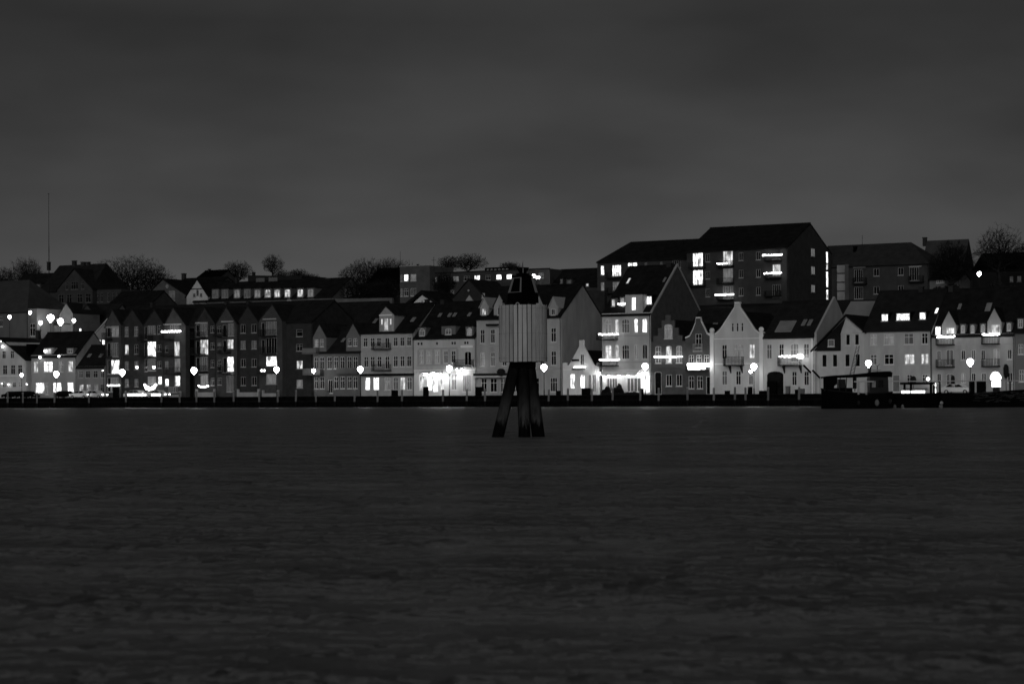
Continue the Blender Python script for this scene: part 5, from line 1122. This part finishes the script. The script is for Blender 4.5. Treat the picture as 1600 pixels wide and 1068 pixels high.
fixn(M().lathe([(RD-.05, z0-.0), (RD-.05, z0+.018)], (cx, 0, 0), 32).obj('base_ring', BLACK, bc)); fixn(M().lathe([(RD-.055, z1-.048), (RD-.055, z1-.02)], (cx, 0, 0), 32).obj('deck', METAL_D, bc))
nb = M()
for i in range(NP):
    a = 2*math.pi*(i+.35)/NP
    for zz in (z0+.14, z0+1.05, z1-.14):
        for da in (-.045, .045): nb.ball((cx+(RD+.012)*math.sin(a+da), -(RD+.012)*math.cos(a+da), zz), .009, 5)
tag(nb.obj('nails', BOLT, bc), kind='stuff')
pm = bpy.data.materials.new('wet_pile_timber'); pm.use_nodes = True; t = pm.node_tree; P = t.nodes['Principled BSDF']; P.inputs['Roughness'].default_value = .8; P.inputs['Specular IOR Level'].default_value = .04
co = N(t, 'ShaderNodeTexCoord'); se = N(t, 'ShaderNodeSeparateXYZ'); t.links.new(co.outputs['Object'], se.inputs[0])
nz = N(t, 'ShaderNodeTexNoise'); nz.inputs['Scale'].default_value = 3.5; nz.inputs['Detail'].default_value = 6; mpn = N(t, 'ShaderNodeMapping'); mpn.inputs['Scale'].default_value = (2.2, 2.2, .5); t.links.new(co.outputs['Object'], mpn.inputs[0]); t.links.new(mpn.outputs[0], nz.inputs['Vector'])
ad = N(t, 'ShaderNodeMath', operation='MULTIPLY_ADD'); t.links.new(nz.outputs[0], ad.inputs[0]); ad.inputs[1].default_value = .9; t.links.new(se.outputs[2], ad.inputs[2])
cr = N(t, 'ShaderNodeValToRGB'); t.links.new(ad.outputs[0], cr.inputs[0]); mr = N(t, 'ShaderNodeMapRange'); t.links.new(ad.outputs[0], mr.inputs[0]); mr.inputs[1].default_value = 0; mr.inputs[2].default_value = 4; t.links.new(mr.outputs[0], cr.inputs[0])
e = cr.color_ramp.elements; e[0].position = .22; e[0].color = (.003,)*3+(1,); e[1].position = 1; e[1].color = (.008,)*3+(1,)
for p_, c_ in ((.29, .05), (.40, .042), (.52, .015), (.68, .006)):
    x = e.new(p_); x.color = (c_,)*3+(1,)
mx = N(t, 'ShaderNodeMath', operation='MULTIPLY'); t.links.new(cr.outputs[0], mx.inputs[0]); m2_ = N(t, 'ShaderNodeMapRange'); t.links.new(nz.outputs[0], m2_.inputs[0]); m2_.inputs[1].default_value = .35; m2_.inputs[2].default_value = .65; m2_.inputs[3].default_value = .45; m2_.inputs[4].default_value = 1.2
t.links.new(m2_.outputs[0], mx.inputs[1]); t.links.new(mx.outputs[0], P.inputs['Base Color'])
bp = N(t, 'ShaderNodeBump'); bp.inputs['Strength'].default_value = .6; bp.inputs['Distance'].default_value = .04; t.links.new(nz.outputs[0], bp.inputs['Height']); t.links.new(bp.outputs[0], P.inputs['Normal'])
def pile(pb, pt, yb, yt, r, seed):
    rnd = random.Random(seed); A = Vector((bx(pb), yb, 0)); T = Vector((bx(pt), yt, z0+.02)); d_ = (T-A)/(T.z); A = A - d_*2.5
    m = M(); K = 20; R = 16
    rad = [rnd.uniform(.95, 1.05) for _ in range(K)]
    for j in range(R+1):
        c = A + (T-A)*(j/R); rj = r*(1.06-.1*j/R)*rnd.uniform(.985, 1.015)
        for i in range(K):
            an = 2*math.pi*i/K; m.v.append((c.x+rj*rad[i]*math.cos(an), c.y+rj*rad[i]*math.sin(an), c.z))
    for j in range(R):
        for i in range(K): m.f.append((j*K+i, j*K+(i+1) % K, (j+1)*K+(i+1) % K, (j+1)*K+i))
    m.f += [tuple(reversed(range(K))), tuple(R*K+i for i in range(K))]
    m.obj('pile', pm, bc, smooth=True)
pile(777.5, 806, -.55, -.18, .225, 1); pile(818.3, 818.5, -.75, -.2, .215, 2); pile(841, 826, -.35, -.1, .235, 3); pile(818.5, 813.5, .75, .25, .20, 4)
M().box(bx(798), bx(837), -.5, .5, z0-.22, z0-.002).obj('pile_cap', BLACK, bc)
# lantern housing
hs = M(); PHI = math.radians(43)
def frust(m, h0, h1, za, zb):
    P_ = [(-h0, -h0, za), (h0, -h0, za), (h0, h0, za), (-h0, h0, za), (-h1, -h1, zb), (h1, -h1, zb), (h1, h1, zb), (-h1, h1, zb)]
    m.poly3(P_, [(0, 3, 2, 1), (4, 5, 6, 7), (0, 1, 5, 4), (1, 2, 6, 5), (2, 3, 7, 6), (3, 0, 4, 7)])
zs0, zs1, zp1 = bz(473.5), bz(458), bz(433)
hc = cx
def part(name, m, mt): 
    o = m.obj(name, mt, bc); o.location = (hc, 0, 0); o.rotation_euler = (0, 0, PHI); return o
m = M(); frust(m, .425, .40, zs0, zs1); part('housing_skirt', m, BLACK)
h0, h1 = .385, .245
m = M(); frust(m, h0, h1, zs1+.002, zp1); part('housing', m, BLACK)
def face_pt(face, s_, f, off):
    """s_ in -1..1 across, f 0..1 up, off outward"""
    h = h0+(h1-h0)*f; z = zs1+(zp1-zs1)*f
    return (-h-off, -s_*h, z) if face == 'L' else (s_*h, -h-off, z)
def facequad(face, s0, s1, f0, f1, o0, o1):
    m = M(); pts = [face_pt(face, s_, f, o) for o in (o0, o1) for s_, f in ((s0, f0), (s1, f0), (s1, f1), (s0, f1))]
    m.poly3(pts, [(0, 1, 2, 3), (7, 6, 5, 4), (0, 4, 5, 1), (1, 5, 6, 2), (2, 6, 7, 3), (3, 7, 4, 0)]); return m
PANEL = mat('solar_cell', .003, var=.2, rough=.3)
for face in 'LR':
    o = part('solar_panel', facequad(face, -.93, .93, .03, .97, .012, .03), PANEL); fixn(o)
    bars = [(-.93, -.75 if face == 'L' else -.9, .03, .97), (.72 if face == 'L' else .66, .97, .03, .97), (-.75, .72, .03, .07), (-.75, .72, .93, .97)]
    if face == 'L': bars = [(.74, .93, .03, .97), (-.95, -.66, .03, .97), (-.66, .74, .03, .065), (-.66, .74, .93, .97)]
    fm = M()
    for s0, s1, f0, f1 in bars[: 4 if face == 'L' else 2]:
        if face == 'R' and s0 < 0: continue
        q_ = facequad(face, s0, s1, f0, f1, .031, .055); n_ = len(fm.v); fm.v += q_.v; fm.f += [tuple(n_+i for i in f) for f in q_.f]
    f_ = fixn(fm.obj('panel_frame', mat('panel_frame', .17, var=.1, rough=.6), o))
m = M().box(-.30, .30, -.30, .30, zp1+.002, bz(430.5)); part('top_plate', m, BLACK)
zl = bz(430.5)
M().lathe([(.16, zl), (.26, zl+.03), (.26, zl+.07), (.12, zl+.1), (.12, bz(427)), (.13, bz(426)), (.235, bz(419)), (.235, bz(418)), (.04, bz(417.5))], (hc, 0, 0), 20).obj('lantern', BLACK, bc, smooth=False)
M().tube((hc, 0, bz(418.5)), (hc, 0, bz(412)), .018, .012, 6).tube((hc, 0, bz(412)), (hc+.01, 0, bz(407.5)), .011, .003, 6).obj('bird_spike', BLACK, bc)
M().tube((hc+.01, -.2, bz(426.5)), (hc+.01, -.235, bz(419)), .012, .012, 6).obj('lens_rib', METAL_L, bc)
m = M()
for i in range(8):
    a, c = math.pi*i/8, math.pi*(i+1)/8; m.tube((bx(809)+.075*math.cos(a), -.8, z1-.06+.13*math.sin(a)), (bx(809)+.075*math.cos(c), -.8, z1-.06+.13*math.sin(c)), .018, .018, 6)
m.obj('lifting_eye', METAL_L, bc)
M().tube((bx(786.5), -.45, z1-.05), (bx(786.5), -.45, z1+.11), .018, .018, 6).box(bx(785), bx(789), -.47, -.43, z1+.10, z1+.135).obj('hook', BLACK, bc)
M().tube((bx(826), -.7, z1-.05), (bx(826), -.7, z1+.09), .025, .02, 6).obj('cleat', METAL_D, bc); M().box(bx(833), bx(838), -.5, -.3, z1-.05, z1+.07).obj('junction_box', BLACK, bc)
for x in (-.3, .3): M().box(hc+x-.05, hc+x+.05, -.05, .05, z1-.05, zs0-.001).obj('housing_foot', BLACK, bc)
